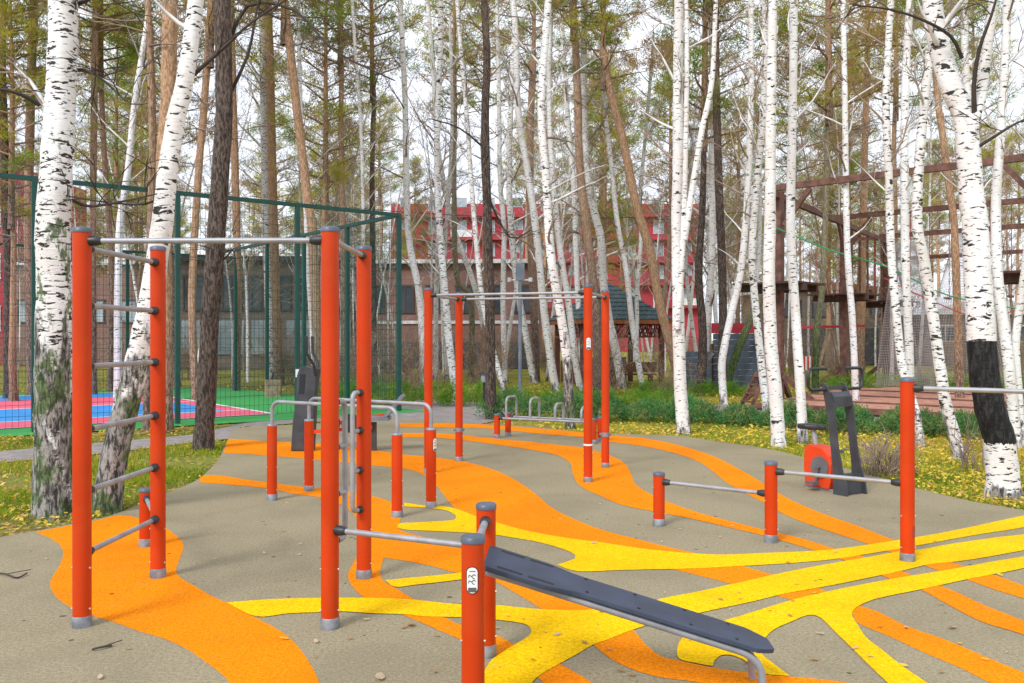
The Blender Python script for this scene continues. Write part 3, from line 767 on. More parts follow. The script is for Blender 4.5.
# ------------------------------------------------------------------ trees
def catmull(P, n):
    out = []
    for i in range(len(P) - 1):
        p0 = P[max(i - 1, 0)]; p1 = P[i]; p2 = P[i + 1]; p3 = P[min(i + 2, len(P) - 1)]
        for k in range(n):
            t = k / n
            out.append(0.5 * ((2 * p1) + (p2 - p0) * t + (2 * p0 - 5 * p1 + 4 * p2 - p3) * t * t + (3 * p1 - p0 - 3 * p2 + p3) * t ** 3))
    out.append(P[-1]); return out
def branch(k, p, d, L, r, seg=4, curl=0.25, sub=3, m=0, msub=1, lev=0):
    n = 5; pts = [Vector(p)]; dd = Vector(d).normalized(); rr = [r]
    for i in range(n):
        dd = (dd + Vector((random.uniform(-curl, curl), random.uniform(-curl, curl), random.uniform(-curl * 0.6, curl * 0.9)))).normalized()
        pts.append(pts[-1] + dd * (L / n)); rr.append(max(r * (1 - 0.85 * (i + 1) / n), 0.003))
    k.tube(pts, rr, seg, False, m)
    for s in range(sub):
        i = random.randint(1, n - 1)
        ax_ = (pts[i + 1] - pts[i]).normalized()
        e = (ax_ + Vector((random.uniform(-1, 1), random.uniform(-1, 1), random.uniform(-0.5, 0.9))) * 0.75).normalized()
        if lev < 1: branch(k, pts[i], e, L * random.uniform(0.3, 0.55), rr[i] * 0.55, 3, curl * 1.2, 3, msub, msub, lev + 1)
        else: k.tube([pts[i], pts[i] + e * L * 0.25 + Vector((0, 0, -0.02)), pts[i] + e * L * 0.5 + Vector((0, 0, -0.06))], [0.006, 0.005, 0.003], 3, False, msub)
    return pts
def flare(i, n, w): return 1.0

def trunk_from(pts_px, Y, w0, w1, H, lean_keep=0.6):
    base = at(*pts_px[0], Y); bz = Vector((base[0], Y, 0))
    h0 = pts_px[0][1]; ph = random.uniform(0, 6)
    P = [Vector(at(px, py, Y + 0.012 * Y * (math.sin((h0 - py) / 130.0 + ph) - math.sin(ph)))) - bz for px, py in pts_px]
    P[0].z = -0.04; P[0].y = 0
    z_tr = P[-1].z
    if z_tr < H:
        d = (P[-1] - P[-2]).normalized(); d = (d * lean_keep + Vector((0, 0, 1 - lean_keep))).normalized()
        rest = H - z_tr
        for i in range(4):
            d = (d + Vector((random.uniform(-.06, .06), random.uniform(-.06, .06), 0.05))).normalized()
            P.append(P[-1] + d * rest / 4 / max(d.z, 0.3))
    pts = catmull(P, 5)
    r0 = w0 / 2 * Y / F; r1 = w1 / 2 * Y / F
    rr = []
    for p in pts:
        z = p.z
        if z < z_tr: r = r0 + (r1 - r0) * max(z, 0) / max(z_tr, 0.1)
        else: r = r1 * (1 - 0.85 * (z - z_tr) / max(H - z_tr, 0.1))
        r *= 1 + 0.16 * math.exp(-max(z, 0) / 0.16)
        rr.append(max(r, 0.01))
    return bz, pts, rr
def interp(pts, z):
    for a, c in zip(pts, pts[1:]):
        if a.z <= z <= c.z: return a.lerp(c, (z - a.z) / max(c.z - a.z, 1e-6))
    return pts[-1]
def rad_at(pts, rr, z):
    for (a, ra), (c, rc) in zip(zip(pts, rr), zip(pts[1:], rr[1:])):
        if a.z <= z <= c.z: return ra
    return rr[-1]

def birch(pts_px, w0, w1, label, mat='birch', by=None, H=None, zb=None, nb=16, extra=(), limbs=(), group='birch trees around the gym ground', mid=None):
    Y = depth(by if by else pts_px[0][1])
    H = H or random.uniform(11.5, 14.5)
    bz, pts, rr = trunk_from(pts_px, Y, w0, w1, H)
    t = thing('birch_tree', label, 'birch', bz, group=group)
    k = MB(); seg = 14 if w0 > 12 else 9
    k.tube(pts, rr, seg, False, 0, True, 0.05)
    for lp, lw0, lw1, ext in limbs:
        L = [Vector(at(px, py, Y)) - bz for px, py in lp]
        d = (L[-1] - L[-2]).normalized()
        for i in range(3):
            d = (d + Vector((random.uniform(-.08, .08), random.uniform(-.08, .08), 0.08))).normalized(); L.append(L[-1] + d * ext / 3)
        L = catmull(L, 4); n = len(L)
        k.tube(L, [(lw0 + (lw1 * 0.5 - lw0) * i / (n - 1)) / 2 * Y / F for i in range(n)], seg, False, 0, True, 0.04)
    k.build('trunk', M[mat], t)
    c = MB()
    zb = zb if zb is not None else 2.6 + random.uniform(0, 1.5)
    for i in range(nb):
        z = zb + (H - zb) * (i + random.random()) / nb
        p = interp(pts, z); r = rad_at(pts, rr, z)
        a = random.uniform(0, 2 * PI); up = random.uniform(0.35, 1.25)
        L = (0.8 + 1.7 * min(1, (z - zb) / 3.0)) * random.uniform(0.7, 1.2) * (1 - 0.5 * (z - zb) / (H - zb))
        branch(c, p, (math.cos(a), math.sin(a), up), L, max(0.011, r * 0.34), 4, 0.2, 4, 0 if random.random() < 0.7 else 1, 1)
    for bp, wr in extra:
        Lp = [Vector(at(px, py, Y)) - bz for px, py in bp]
        Lp = [Vector((p.x, p.y - 0.12 * i, p.z)) for i, p in enumerate(Lp)]
        L2 = catmull(Lp, 3); n = len(L2)
        c.tube(L2, [max(0.006, wr / 2 * Y / F * (1 - 0.75 * i / n)) for i in range(n)], 6, False, 2)
        for j in range(5):
            q = L2[random.randint(n // 3, n - 1)]
            branch(c, q, (random.uniform(-1, 1), random.uniform(-1, 1), random.uniform(-0.3, 0.8)), random.uniform(0.3, 0.7), 0.007, 3, 0.3, 3, 2, 2, 1)
    c.build('crown', [M['palebranch'], M['branch'], M['darkbranch']], t)
    return t

birch([(54,513),(53,470),(53,400),(54,300),(53,225),(59,130),(62,60),(63,0)], 37, 26, 'thick old birch with mossy fissured trunk left of the ladder', 'birch_moss', H=13, zb=3.4,
      extra=[([(40,105),(28,98),(10,96),(-15,102)],5), ([(74,70),(95,75),(120,92),(140,110)],4), ([(75,5),(95,4),(115,0)],5), ([(72,200),(95,208),(130,206),(172,200)],4)])
birch([(105,511),(112,470),(118,440),(138,360),(152,290),(162,225),(168,170),(176,120),(186,75),(194,15)], 27, 15, 'leaning birch with grey foot seen through the ladder rungs', 'birch_green', H=10.5, zb=4.4,
      extra=[([(184,84),(205,72),(232,56),(262,36),(300,18)],5), ([(172,190),(150,206),(110,205),(75,200)],3)])
birch([(118,402),(119,240),(128,170),(135,100),(143,50),(150,0)], 8, 5, 'slender leaning birch beyond the court fence left of the orange pine')
birch([(274,383),(270,300),(267,220),(265,120),(263,0)], 11, 8, 'straight birch rising from a wooden box behind the court fence', 'birch_dense')
birch([(316,395),(310,300),(305,200),(301,120),(298,0)], 5, 4, 'thin birch crossing a leaning pine behind the fence')
birch([(363,392),(363,220),(361,130),(356,60),(352,0)], 4, 3, 'very thin forked birch behind the right fence panels', nb=22)
birch([(424,388),(420,300),(408,230),(405,100),(400,0)], 8, 5, 'clean white birch just left of the far frame posts, right of the fence corner')
birch([(436,377),(436,300),(438,240),(436,120),(430,30),(427,0)], 5, 4, 'thin upright birch between the two left posts of the far frame')
birch([(457,402),(449,340),(443,270),(438,200),(437,130),(440,60),(441,0)], 8, 5, 'birch leaning in behind the second left post of the far frame', 'birch_dense')
birch([(447,378),(445,330),(443,280),(448,200),(452,120),(450,20)], 4, 3, 'faint thin birch beside the second left post of the far frame')
birch([(486,374),(484,330),(476,292),(467,264),(453,227),(443,180),(436,130),(432,40)], 6, 4, 'birch bending strongly left above the small bollard lamp')
birch([(505,392),(496,362),(488,330),(481,290),(477,250),(471,180),(467,120),(460,40),(457,0)], 6, 4, 'birch leaning left behind the dark central pine', 'birch_dense')
birch([(505,382),(503,300),(504,230),(500,180),(499,100),(497,0)], 6, 4, 'straight birch just right of the dark central pine')
birch([(534,382),(526,337),(518,292),(512,239),(509,180),(511,100),(515,20)], 7, 5, 'birch leaning left behind the grey lamp pole', 'birch_dense')
birch([(556,391),(550,356),(544,311),(537,240),(529,180),(518,110),(516,40),(513,0)], 8, 6, 'smooth white birch leaning left right of the grey lamp pole')
birch([(570,427),(568,380),(564,335),(551,257),(546,180),(541,110),(545,40),(548,0)], 10, 7, 'birch with dark speckled foot behind the hoop rack', 'birch_green')
birch([(581,390),(576,365),(568,300),(560,250),(553,180),(549,100),(551,0)], 7, 5, 'pinkish birch left of the front right post of the far frame')
birch([(584,385),(581,340),(577,280),(574,192),(568,120),(560,0)], 6, 5, 'birch hidden partly by the front right post of the far frame')
birch([(622,388),(617,356),(609,320),(603,280),(601,240),(594,210),(588,170),(584,110),(584,0)], 9, 6, 'bent birch standing in front of the gazebo left corner')
birch([(643,388),(633,330),(626,270),(617,220),(612,170),(606,120),(600,40)], 6, 4, 'thin birch crossing the middle of the gazebo roof')
birch([(642,386),(637,358),(637,320),(637,290),(641,240),(640,200),(645,140),(652,60)], 4.5, 3.5, 'crooked thin birch crossing the gazebo roof right of its neighbour')
birch([(684,432),(680,380),(678,300),(677,220),(678,150),(678,70),(679,0)], 13, 9.5, 'tall straight birch with black marks in the middle of the grass edge', 'birch', H=12, zb=4.6,
      limbs=[([(677,330),(683,240),(686,130),(687,40),(686,0)],6,5,3), ([(684,240),(692,190),(702,130),(712,80),(716,0)],7,5,3)])
birch([(709,388),(707,347),(708,314),(711,270),(714,150),(713,80),(710,0)], 8, 5.5, 'upright birch right of the tall middle birch')
birch([(704,385),(703,340),(701,270),(705,200),(712,140),(716,60)], 4, 3, 'slim birch twin beside an upright birch in the centre right')
birch([(701,382),(697,358),(692,323),(686,270),(687,220),(692,150)], 4, 3, 'slim birch leaning left close behind the tall middle birch')
birch([(724,403),(722,375),(723,355),(731,315),(741,270),(747,200),(751,100),(751,0)], 8, 5, 'birch curving right in front of the slate blue plank wall')
birch([(768,420),(763,380),(758,331),(754,290),(752,250),(757,180),(764,100),(765,0)], 8, 6, 'birch beside the brown step ladder', 'birch_dense')
birch([(749,386),(751,345),(754,305),(759,250),(760,180)], 5, 4, 'short leaning birch behind the brown step ladder')
birch([(779,446),(776,400),(771,345),(769,280),(770,220),(771,100),(773,0)], 14, 8.5, 'birch with a dark hollow in its foot at the grass edge', 'birch', H=12, zb=4.8)
birch([(803,443),(801,400),(796,320),(791,240),(791,180),(793,100),(794,0)], 10, 8, 'birch growing right behind the exercise bike saddle', 'birch', H=12, zb=4.6)
birch([(856,405),(853,330),(847,240),(845,100),(843,0)], 7, 5.5, 'birch behind the rope park post above the exercise bike')
birch([(921,445),(915,410),(903,370),(896,310),(891,250),(889,180),(886,100),(891,0)], 9, 6.5, 'birch bending behind the tall post of the stepped bars', 'birch_dense')
birch([(911,428),(910,370),(907,300),(905,240),(905,100),(910,0)], 8.5, 7.5, 'straight birch rising above the tall post of the stepped bars')
birch([(961,459),(953,430),(945,400),(935,330),(924,260),(917,220),(921,140),(930,50),(935,0)], 12, 8, 'birch with speckled foot leaning left next to the blackened birch', 'birch_dense', H=11.5, zb=4.6)
birch([(1004,496),(999,440),(988,400),(982,345),(975,225),(972,200),(969,160),(964,115),(950,85),(938,40),(932,0)], 30, 19, 'large forked birch with a blackened lower trunk', 'birch_burn', H=9.5, zb=4.4, nb=12,
      limbs=[([(968,150),(974,120),(981,95),(987,50),(993,0)],13,10,3)],
      extra=[([(962,58),(945,40),(912,28),(875,22),(835,22)],4), ([(975,120),(968,90),(967,58),(973,28),(976,0)],6), ([(976,148),(990,138),(1005,128),(1030,118)],4)])
birch([(1016,447),(1014,420),(1007,350),(998,280),(996,200),(1001,130),(1005,60),(1007,0)], 11, 8, 'birch close behind the blackened birch on its right', 'birch', H=12, zb=4.4)
birch([(1022,446),(1018,385),(1016,340),(1022,290),(1028,240),(1034,160)], 8, 6, 'birch at the right edge of the picture behind the grey bar')
birch([(985,405),(980,330),(972,200),(966,80),(964,0)], 8, 7, 'birch partly hidden behind the blackened birch')

# ----- pine crowns
def tufts(centres, rad, nper, length, width, flat=0.7):
    C_ = np.repeat(np.asarray(centres), nper, axis=0); n = len(C_)
    R_ = np.repeat(np.broadcast_to(np.asarray(rad, float), (len(centres),)), nper)
    d = rng.normal(size=(n, 3)); d /= np.linalg.norm(d, axis=1, keepdims=True)
    p = C_ + d * (R_ * rng.uniform(0.15, 1, n) ** 0.6)[:, None] * np.array([1, 1, flat])
    e = d + rng.normal(size=(n, 3)) * 0.6 + np.array([0, 0, 0.35]); e /= np.linalg.norm(e, axis=1, keepdims=True)
    s = np.cross(e, rng.normal(size=(n, 3))); s /= np.linalg.norm(s, axis=1, keepdims=True) + 1e-9
    L = (length * rng.uniform(0.6, 1.3, n))[:, None]
    return np.stack([p - s * width / 2, p + s * width / 2, p + e * L], axis=1)
def pine_crown(seed, hC, rC, nb, dens, dead):
    random.seed(seed)
    k = MB(); cl = [[], [], []]
    k.tube([(0, 0, -0.3), (0.05, 0, hC * 0.5), (0, 0.05, hC)], [0.11, 0.07, 0.02], 6, False, 3)
    for i in range(dead):
        z = -random.uniform(0, 4.0); a = random.uniform(0, 2 * PI)
        branch(k, (0, 0, z), (math.cos(a), math.sin(a), random.uniform(-0.25, 0.25)), random.uniform(0.8, 2.2), 0.022, 3, 0.22, 4, 4, 4)
    for i in range(nb):
        f = (i + random.random()) / nb; z = hC * f; a = i * 2.4 + random.uniform(-0.4, 0.4)
        prof_ = (0.45 + 0.55 * math.sin(PI * min(1, f * 1.15 + 0.18))) if f < 0.72 else (1 - f) / 0.28 * 0.8 + 0.15
        L = rC * prof_ * random.uniform(0.65, 1.2)
        pts = branch(k, (0, 0, z), (math.cos(a), math.sin(a), 0.15 + 0.5 * f), L, 0.04, 3, 0.16, 2, 3, 4)
        kind = random.choices((0, 1, 2), (0.5, 0.3, 0.2))[0] if f > 0.2 else random.choices((0, 1, 2), (0.25, 0.3, 0.45))[0]
        for j in range(2, len(pts)):
            for q in range(random.choice((1, 2, 2))):
                cl[kind].append((pts[j].x + random.gauss(0, .22), pts[j].y + random.gauss(0, .22), pts[j].z + random.gauss(0, .15) + 0.1))
    for q in range(3):
        if cl[q]: k.tris(tufts(cl[q], rng.uniform(0.16, 0.42, len(cl[q])), dens, 0.17, 0.024, 0.62), q)
    return k.mesh('crown', [M['needle_a'], M['needle_b'], M['needle_c'], M['pine_orange'], M['branch']])
CROWNS = [pine_crown(11, 8.5, 2.5, 48, 66, 7), pine_crown(12, 7.0, 2.8, 42, 66, 8), pine_crown(13, 10.0, 2.2, 52, 66, 6), pine_crown(14, 6.0, 2.4, 36, 66, 9), pine_crown(15, 9.0, 2.1, 42, 56, 9)]
CH = [8.5, 7.0, 10.0, 6.0, 9.0]
random.seed(21)
def pine(pts_px, w0, w1, label, mat='pine', by=None, H=None, ci=None, cs=1.0, extra=(), name='pine_tree'):
    Y = depth(by if by else pts_px[0][1])
    ci = random.randrange(5) if ci is None else ci
    H = H or random.uniform(9, 12)
    bz, pts, rr = trunk_from(pts_px, Y, w0, w1, H, 0.5)
    t = thing(name, label, 'pine', bz, group='pine trees around the gym ground')
    k = MB(); k.tube(pts, [max(r, 0.04) for r in rr], 14 if w0 > 12 else 9, False, 0, True, 0.07); k.build('trunk', M[mat], t)
    top = pts[-1]
    o = link('crown', CROWNS[ci], t, (top.x, top.y, top.z - 1.0)); o.rotation_euler.z = random.uniform(0, 6.28); o.scale = (cs,) * 3
    if extra:
        for bp, wr in extra:
            c = MB()
            Lp = catmull([Vector(at(px, py, Y)) - bz - Vector((0, 0.15 * i, 0)) for i, (px, py) in enumerate(bp)], 3); n = len(Lp)
            c.tube(Lp, [max(0.006, wr / 2 * Y / F * (1 - 0.7 * i / n)) for i in range(n)], 5, False)
            for j in range(7):
                q = Lp[random.randint(n // 4, n - 1)]
                branch(c, q, (random.uniform(-1, 1), random.uniform(-1, 1), random.uniform(-0.5, 0.6)), random.uniform(0.4, 1.0), 0.008, 3, 0.3, 3, 0, 0, 1)
            c.build('bough', M['darkbranch'], t)
    return t
pine([(203,448),(206,400),(210,320),(217,225),(224,110),(222,0)], 19, 16, 'dark rough barked pine trunk between the ladder and the court', 'pine_dark', H=11,
     extra=[([(222,110),(250,60),(262,20),(275,-20)],4), ([(224,60),(250,10),(300,18),(340,60),(400,92)],4), ([(214,260),(225,262),(240,250)],3)])
pine([(166,431),(165,350),(163,180),(168,100),(170,0)], 14, 15, 'thick orange barked pine behind the leaning birch', 'pine_orange', H=13)
pine([(147,428),(147,350),(150,250),(153,150),(150,40)], 8, 7, 'thinner brown pine left of the thick orange pine', 'pine')
pine([(32,395),(30,300),(29,200),(32,50),(34,0)], 9, 8, 'pinkish pine trunk close left of the mossy old birch', 'pine', H=9.5, ci=3)
pine([(8,398),(9,300),(6,200),(2,80)], 9, 8, 'pine at the left picture edge behind the fence', 'pine_dark', H=6.5, ci=1)
pine([(93,394),(93,250),(94,120),(96,0)], 7, 6, 'slim straight pine right of the mossy old birch', 'pine', H=8.5, ci=0)
pine([(110,391),(112,280),(104,150),(100,50)], 6, 5, 'slim pine seen between the ladder posts')
pine([(196,400),(192,300),(198,180),(204,110),(210,20)], 8, 7, 'golden barked pine left of the dark rough pine', 'pine_orange')
pine([(236,390),(238,300),(236,200),(233,100),(231,0)], 8, 7, 'golden barked pine close right of the dark rough pine', 'pine_orange')
pine([(279,384),(274,240),(271,100),(268,0)], 9, 8, 'orange pine touching the boxed birch on its right', 'pine_orange')
pine([(320,395),(313,240),(308,200),(297,110),(288,30),(284,0)], 10, 8, 'orange pine leaning left above the fence', 'pine_orange')
pine([(344,388),(343,240),(341,120),(342,70)], 6, 5, 'narrow pine behind the right side of the fence', H=12, ci=2)
pine([(375,385),(373,280),(372,180),(374,100)], 6, 5, 'thin pine near the fence corner', 'pine_dark')
pine([(491,418),(490,330),(488,240),(485,120),(487,60),(484,0)], 11, 7, 'dark straight pine in the middle beside the hoop rack', 'pine_dark', extra=[([(489,200),(510,238),(530,232)],2.5), ([(486,150),(460,130),(430,122)],2.5)])
pine([(471,376),(471,300),(457,278),(454,203),(455,100)], 6, 5, 'greenish thin pine between the left posts of the far frame', 'moss_trunk')
pine([(536,381),(534,313),(531,250),(530,150),(533,60)], 8, 7, 'brown pine right of the grey lamp pole', 'pine')
pine([(598,391),(596,310),(588,240),(580,170),(577,80),(573,0)], 10, 7, 'reddish pine between the right posts of the far frame', 'pine')
pine([(684,398),(661,310),(652,260),(644,230),(635,200),(623,140),(609,85),(603,50)], 10, 8, 'orange pine leaning far left behind the gazebo', 'pine_orange', by=392, H=10, ci=3, cs=0.9)
pine([(722,392),(723,297),(720,215),(717,120),(715,0)], 9, 7, 'dark pine behind the slate blue plank wall', 'pine_dark')
pine([(960,402),(955,240),(951,200),(945,152),(938,100),(934,40)], 8, 6, 'orange pine behind the rope park beside the net cones', 'pine_orange')
pine([(815,397),(817,330),(822,290),(826,200),(828,100)], 7, 5, 'green mossy trunk behind the exercise bike', 'moss_trunk')
pine([(724,384),(740,345),(757,305),(775,260),(790,200)], 9, 6, 'mossy trunk leaning right above the slate blue plank wall', 'moss_trunk', by=390, H=8, ci=3, cs=0.8)

# ----- the forest behind: copies
def bg_pine(seed, H, r, mat, ci, cs):
    random.seed(seed)
    t = thing('pine_tree', 'tmp', 'pine')
    P = [Vector((0, 0, -0.05))]
    lean = Vector((random.uniform(-.04, .04), random.uniform(-.04, .04), 0))
    for i in range(1, 6): P.append(Vector((lean.x * H * i / 5 + random.uniform(-.12, .12), lean.y * H * i / 5, H * i / 5)))
    pts = catmull(P, 3); n = len(pts)
    k = MB(); k.tube(pts, [r * (1 - 0.55 * i / n) * (1 + 0.3 * math.exp(-pts[i].z / 0.3)) for i in range(n)], 8, False, 0, True, 0.06); k.build('trunk', M[mat], t)
    o = link('crown', CROWNS[ci], t, (pts[-1].x, pts[-1].y, H - 1.0)); o.scale = (cs, cs, cs)
    return t
def bg_birch(seed, H, r, nb, brown):
    random.seed(seed)
    t = thing('bare_tree' if brown else 'birch_tree', 'tmp', 'birch' if not brown else 'bare tree')
    P = [Vector((0, 0, -0.05))]; dx, dy = random.uniform(-.16, .16), random.uniform(-.1, .1)
    for i in range(1, 7):
        dx += random.uniform(-.07, .07); dy += random.uniform(-.05, .05)
        P.append(P[-1] + Vector((dx, dy, 1)) * (H / 6))
    pts = catmull(P, 3); n = len(pts); rr = [r * (1 - 0.85 * i / n) for i in range(n)]
    k = MB(); k.tube(pts, rr, 7, False, 0, True, 0.05); k.build('trunk', M['birch' if not brown else 'pine'], t)
    c = MB(); zb = H * (0.28 if brown else 0.33)
    for i in range(nb):
        z = zb + (H - zb) * (i + random.random()) / nb; a = random.uniform(0, 2 * PI)
        L = H * random.uniform(0.10, 0.20) * (1 - 0.45 * (z - zb) / (H - zb))
        branch(c, interp(pts, z), (math.cos(a), math.sin(a), random.uniform(0.4, 1.3)), L, max(0.012, rad_at(pts, rr, z) * 0.35), 3, 0.22, 5, 1 if brown else 0, 1)
    if brown:
        vs = [c.v[i] for i in range(0, len(c.v), 7)]; vs = random.sample(vs, min(len(vs), 420))
        c.tris(tufts(np.array(vs), 0.14, 6, 0.07, 0.035, 1.0), 2)
    c.build('crown', [M['palebranch'], M['branch'], M['leaf_dry']], t)
    return t
PT = [bg_pine(31, 9, 0.15, 'pine', 0, 1.0), bg_pine(32, 11, 0.17, 'pine_orange', 1, 1.05), bg_pine(33, 8, 0.14, 'pine_dark', 2, 1.0), bg_pine(34, 12, 0.18, 'pine_orange', 3, 1.1), bg_pine(35, 7.5, 0.15, 'pine', 4, 1.05), bg_pine(36, 6, 0.13, 'pine_dark', 0, 0.85)]
BT = [bg_birch(41, 12, 0.075, 30, False), bg_birch(42, 11, 0.06, 28, False), bg_birch(43, 13, 0.08, 32, False), bg_birch(44, 10, 0.045, 26, False), bg_birch(45, 12, 0.055, 28, False)]
GT = [bg_birch(51, 9, 0.07, 34, True), bg_birch(52, 7.5, 0.06, 30, True), bg_birch(53, 11, 0.08, 40, True)]
random.seed(77)
ZONES = [(-60, 235, 'behind the sports court'), (235, 500, 'between the court and the stone building'), (500, 740, 'behind the gazebo'), (740, 1090, 'behind the rope park')]
used = {}
taken = []
def free(x, y, dmin):
    q = Vector((x, y)) - P0
    if -0.8 < q.dot(U) < LC and -0.8 < q.dot(V) < WC + 0.6: return False
    if (x - 3.5) ** 2 + (y - 32.5) ** 2 < 10: return False
    for (x0, x1, y0, y1) in NOGO:
        if x0 < x < x1 and y0 < y < y1: return False
    return all((x - a) ** 2 + (y - c) ** 2 > dmin * dmin for a, c in taken)
NOGO = [(-20, 1.5, 49, 60), (-60, 9, 60, 64), (-18, 28, 116, 150), (11, 40, 55, 70), (-45, -18, 50, 70), (6.5, 18, 18.5, 31)]
def scatter(protos, n, y0, y1, word, tmpl, grp, dmin, skip=None):
    cnt = 0; tries = 0
    while cnt < n and tries < 6000:
        tries += 1
        px = random.uniform(-60, 1090); y = random.uniform(y0, y1); x = (px - CX) * y / F
        if skip and any(a_ < px < b_ for a_, b_ in skip): continue
        if not free(x, y, dmin): continue
        zn = [z for z in ZONES if z[0] <= px < z[1]][0]
        i = random.randrange(len(protos)); pr_ = protos[i]
        if pr_ not in used: o = pr_; used[pr_] = 1
        else: o = copy_tree(pr_)
        o.location = (x, y, -0.03); o.rotation_euler = (0, 0, random.uniform(0, 6.28)); s = random.uniform(0.85, 1.15); o.scale = (s, s, s)
        o['label'] = tmpl.format(zn[2]); o['group'] = grp + ' ' + zn[2]
        taken.append((x, y)); cnt += 1
scatter(PT, 12, 28, 47, 'pine', 'tall straight pine with an olive crown {}', 'background pines', 1.6)
scatter(PT, 32, 47, 88, 'pine', 'tall straight pine with an olive crown {}', 'background pines', 1.8, ((435, 525), (635, 705)))
PL = [bg_pine(37, 6.5, 0.14, 'pine', 1, 1.1), bg_pine(38, 5.0, 0.13, 'pine_dark', 2, 1.0), bg_pine(39, 7.5, 0.14, 'pine_orange', 0, 1.1)]
random.seed(79)
scatter(PL, 15, 58, 104, 'pine', 'lower bushy pine with olive and brown foliage {}', 'distant lower pines', 1.6, ((405, 715),))
scatter(BT, 78, 31, 56, 'birch', 'thin white birch with bare pale branches {}', 'background birches', 0.8)
scatter(GT, 20, 30, 60, 'bare', 'bare brown twiggy tree without leaves {}', 'background bare trees', 1.2, ((440, 520), (640, 700)))
ST = []
for sd_ in (71, 72, 73):
    random.seed(sd_); k = MB()
    for i in range(26):
        a = random.uniform(0, 2 * PI); branch(k, (random.gauss(0, .2), random.gauss(0, .2), -0.03), (0.45 * math.cos(a), 0.45 * math.sin(a), 1), random.uniform(0.9, 2.2), 0.012, 3, 0.2, 4, 0, 0)
    vs = [k.v[i] for i in range(0, len(k.v), 5)]; vs = random.sample(vs, min(len(vs), 110)); k.tris(tufts(np.array(vs), 0.12, 5, 0.07, 0.03, 1.0), 1)
    ST.append(tag(k.build('bare_bush', [M['branch'], M['leaf_dry']]), 'tmp', 'bush'))
random.seed(88)
scatter(ST, 46, 25, 50, 'bush', 'leafless brown bush growing low {}', 'background bushes', 1.0)
for px_, y_, sc_ in ((118, 35, 1.05), (14, 24, 0.75), (330, 56, 1.2), (606, 50, 1.2), (850, 48, 1.2), (735, 54, 1.2)):
    o = copy_tree(PL[int(px_) % 3]); o.location = ((px_ - CX) * y_ / F, y_, -0.03); o.rotation_euler = (0, 0, px_); o.scale = (sc_,) * 3
    zn = [z for z in ZONES if z[0] <= px_ < z[1]][0]; o['label'] = 'broad pine with a full low olive crown ' + zn[2]; o['group'] = 'full crowned pines ' + zn[2]
for pr_ in PT + PL + BT + GT + ST:
    if pr_ not in used: bpy.data.objects.remove(pr_)

# ------------------------------------------------------------------ shrubs, hedges
def shrub_mesh(seed, r, h, n, mats, ln=0.055):
    random.seed(seed); k = MB(); cs = []; kinds = []
    for i in range(n):
        a = random.uniform(0, 2 * PI); q = math.sqrt(random.random())
        x_, y_ = r * q * math.cos(a), r * q * math.sin(a)
        cs.append((x_, y_, h * (0.2 + 0.7 * (1 - q * q) * random.uniform(0.55, 1.1)) ))
    cs = np.array(cs); sel = rng.random(n) < 0.82
    k.tris(tufts(cs[sel], 0.13, 34, ln, 0.022, 0.9), 0); k.tris(tufts(cs[~sel], 0.12, 34, ln, 0.022, 0.9), 1)
    for i in range(8):
        a = random.uniform(0, 2 * PI); k.tube([(0, 0, -0.04), (r * .4 * math.cos(a), r * .4 * math.sin(a), h * .4), (r * .8 * math.cos(a), r * .8 * math.sin(a), h * .55)], [0.02, 0.014, 0.006], 4, False, 2)
    return k.mesh('juniper_shrub', mats)
JM = [shrub_mesh(61 + i, 0.50 + 0.08 * i, 0.36 + 0.05 * i, 130, [M['juniper'], M['juniper_b'], M['branch']]) for i in range(3)]
random.seed(5)
def row(pts, step, jit, label, grp, hs):
    P = [Vector(gp(*p)) for p in pts]; acc = 0; i = 0
    for a, c in zip(P, P[1:]):
        L = (c - a).length; d = (c - a) / L
        while acc < L:
            q = a + d * acc
            o = link('juniper_shrub', random.choice(JM)); o.location = (q.x + random.uniform(-jit, jit), q.y + random.uniform(-jit, jit) + 0.4, -0.03)
            o.rotation_euler.z = random.uniform(0, 6.28); o.scale = (1, 1, hs * random.uniform(0.85, 1.15))
            tag(o, label, 'shrub', grp); acc += step
        acc -= L
row([(512, 418), (600, 420), (740, 424), (870, 433), (1080, 444)], 0.98, 0.16, 'low spreading juniper in the front planted row along the grass', 'junipers in the front row', 1.15)
def hedge(pts, h, w, label):
    P = [Vector(gp(*p)) for p in pts]; cs = []
    L = sum((c - a).length for a, c in zip(P, P[1:]))
    for a, c in zip(P, P[1:]):
        n = int((c - a).length * 60)
        for i in range(n):
            q = a.lerp(c, random.random()); ww = random.uniform(-w, w)
            cs.append((q.x + random.uniform(-.1, .1), q.y + ww + 0.3, h * random.uniform(0.12, 1.0) * (1 - 0.35 * (abs(ww) / w) ** 2)))
    cs = np.array(cs); o = np.array([P[0].x, P[0].y, 0]); k = MB()
    k.tris(tufts(cs - o, 0.12, 34, 0.065, 0.022, 1.0), 0)
    ob = k.build('hedge', M['hedge']); ob.location = (P[0].x, P[0].y, -0.03)
    tag(ob, label, 'hedge')
hedge([(506, 406), (600, 406.5), (690, 407)], 0.44, 0.5, 'low bright green hedge behind the front juniper row')
hedge([(318, 400), (360, 403), (430, 405), (500, 407)], 0.62, 0.5, 'bright green clipped hedge behind the fence corner and far frame')
hedge([(640, 394), (700, 395), (752, 396)], 0.42, 0.45, 'green hedge in front of the gazebo and plank wall')
hedge([(828, 392), (900, 391), (990, 393), (1060, 394)], 0.55, 0.6, 'low green hedge beyond the rope park deck')
k = MB(); random.seed(9)
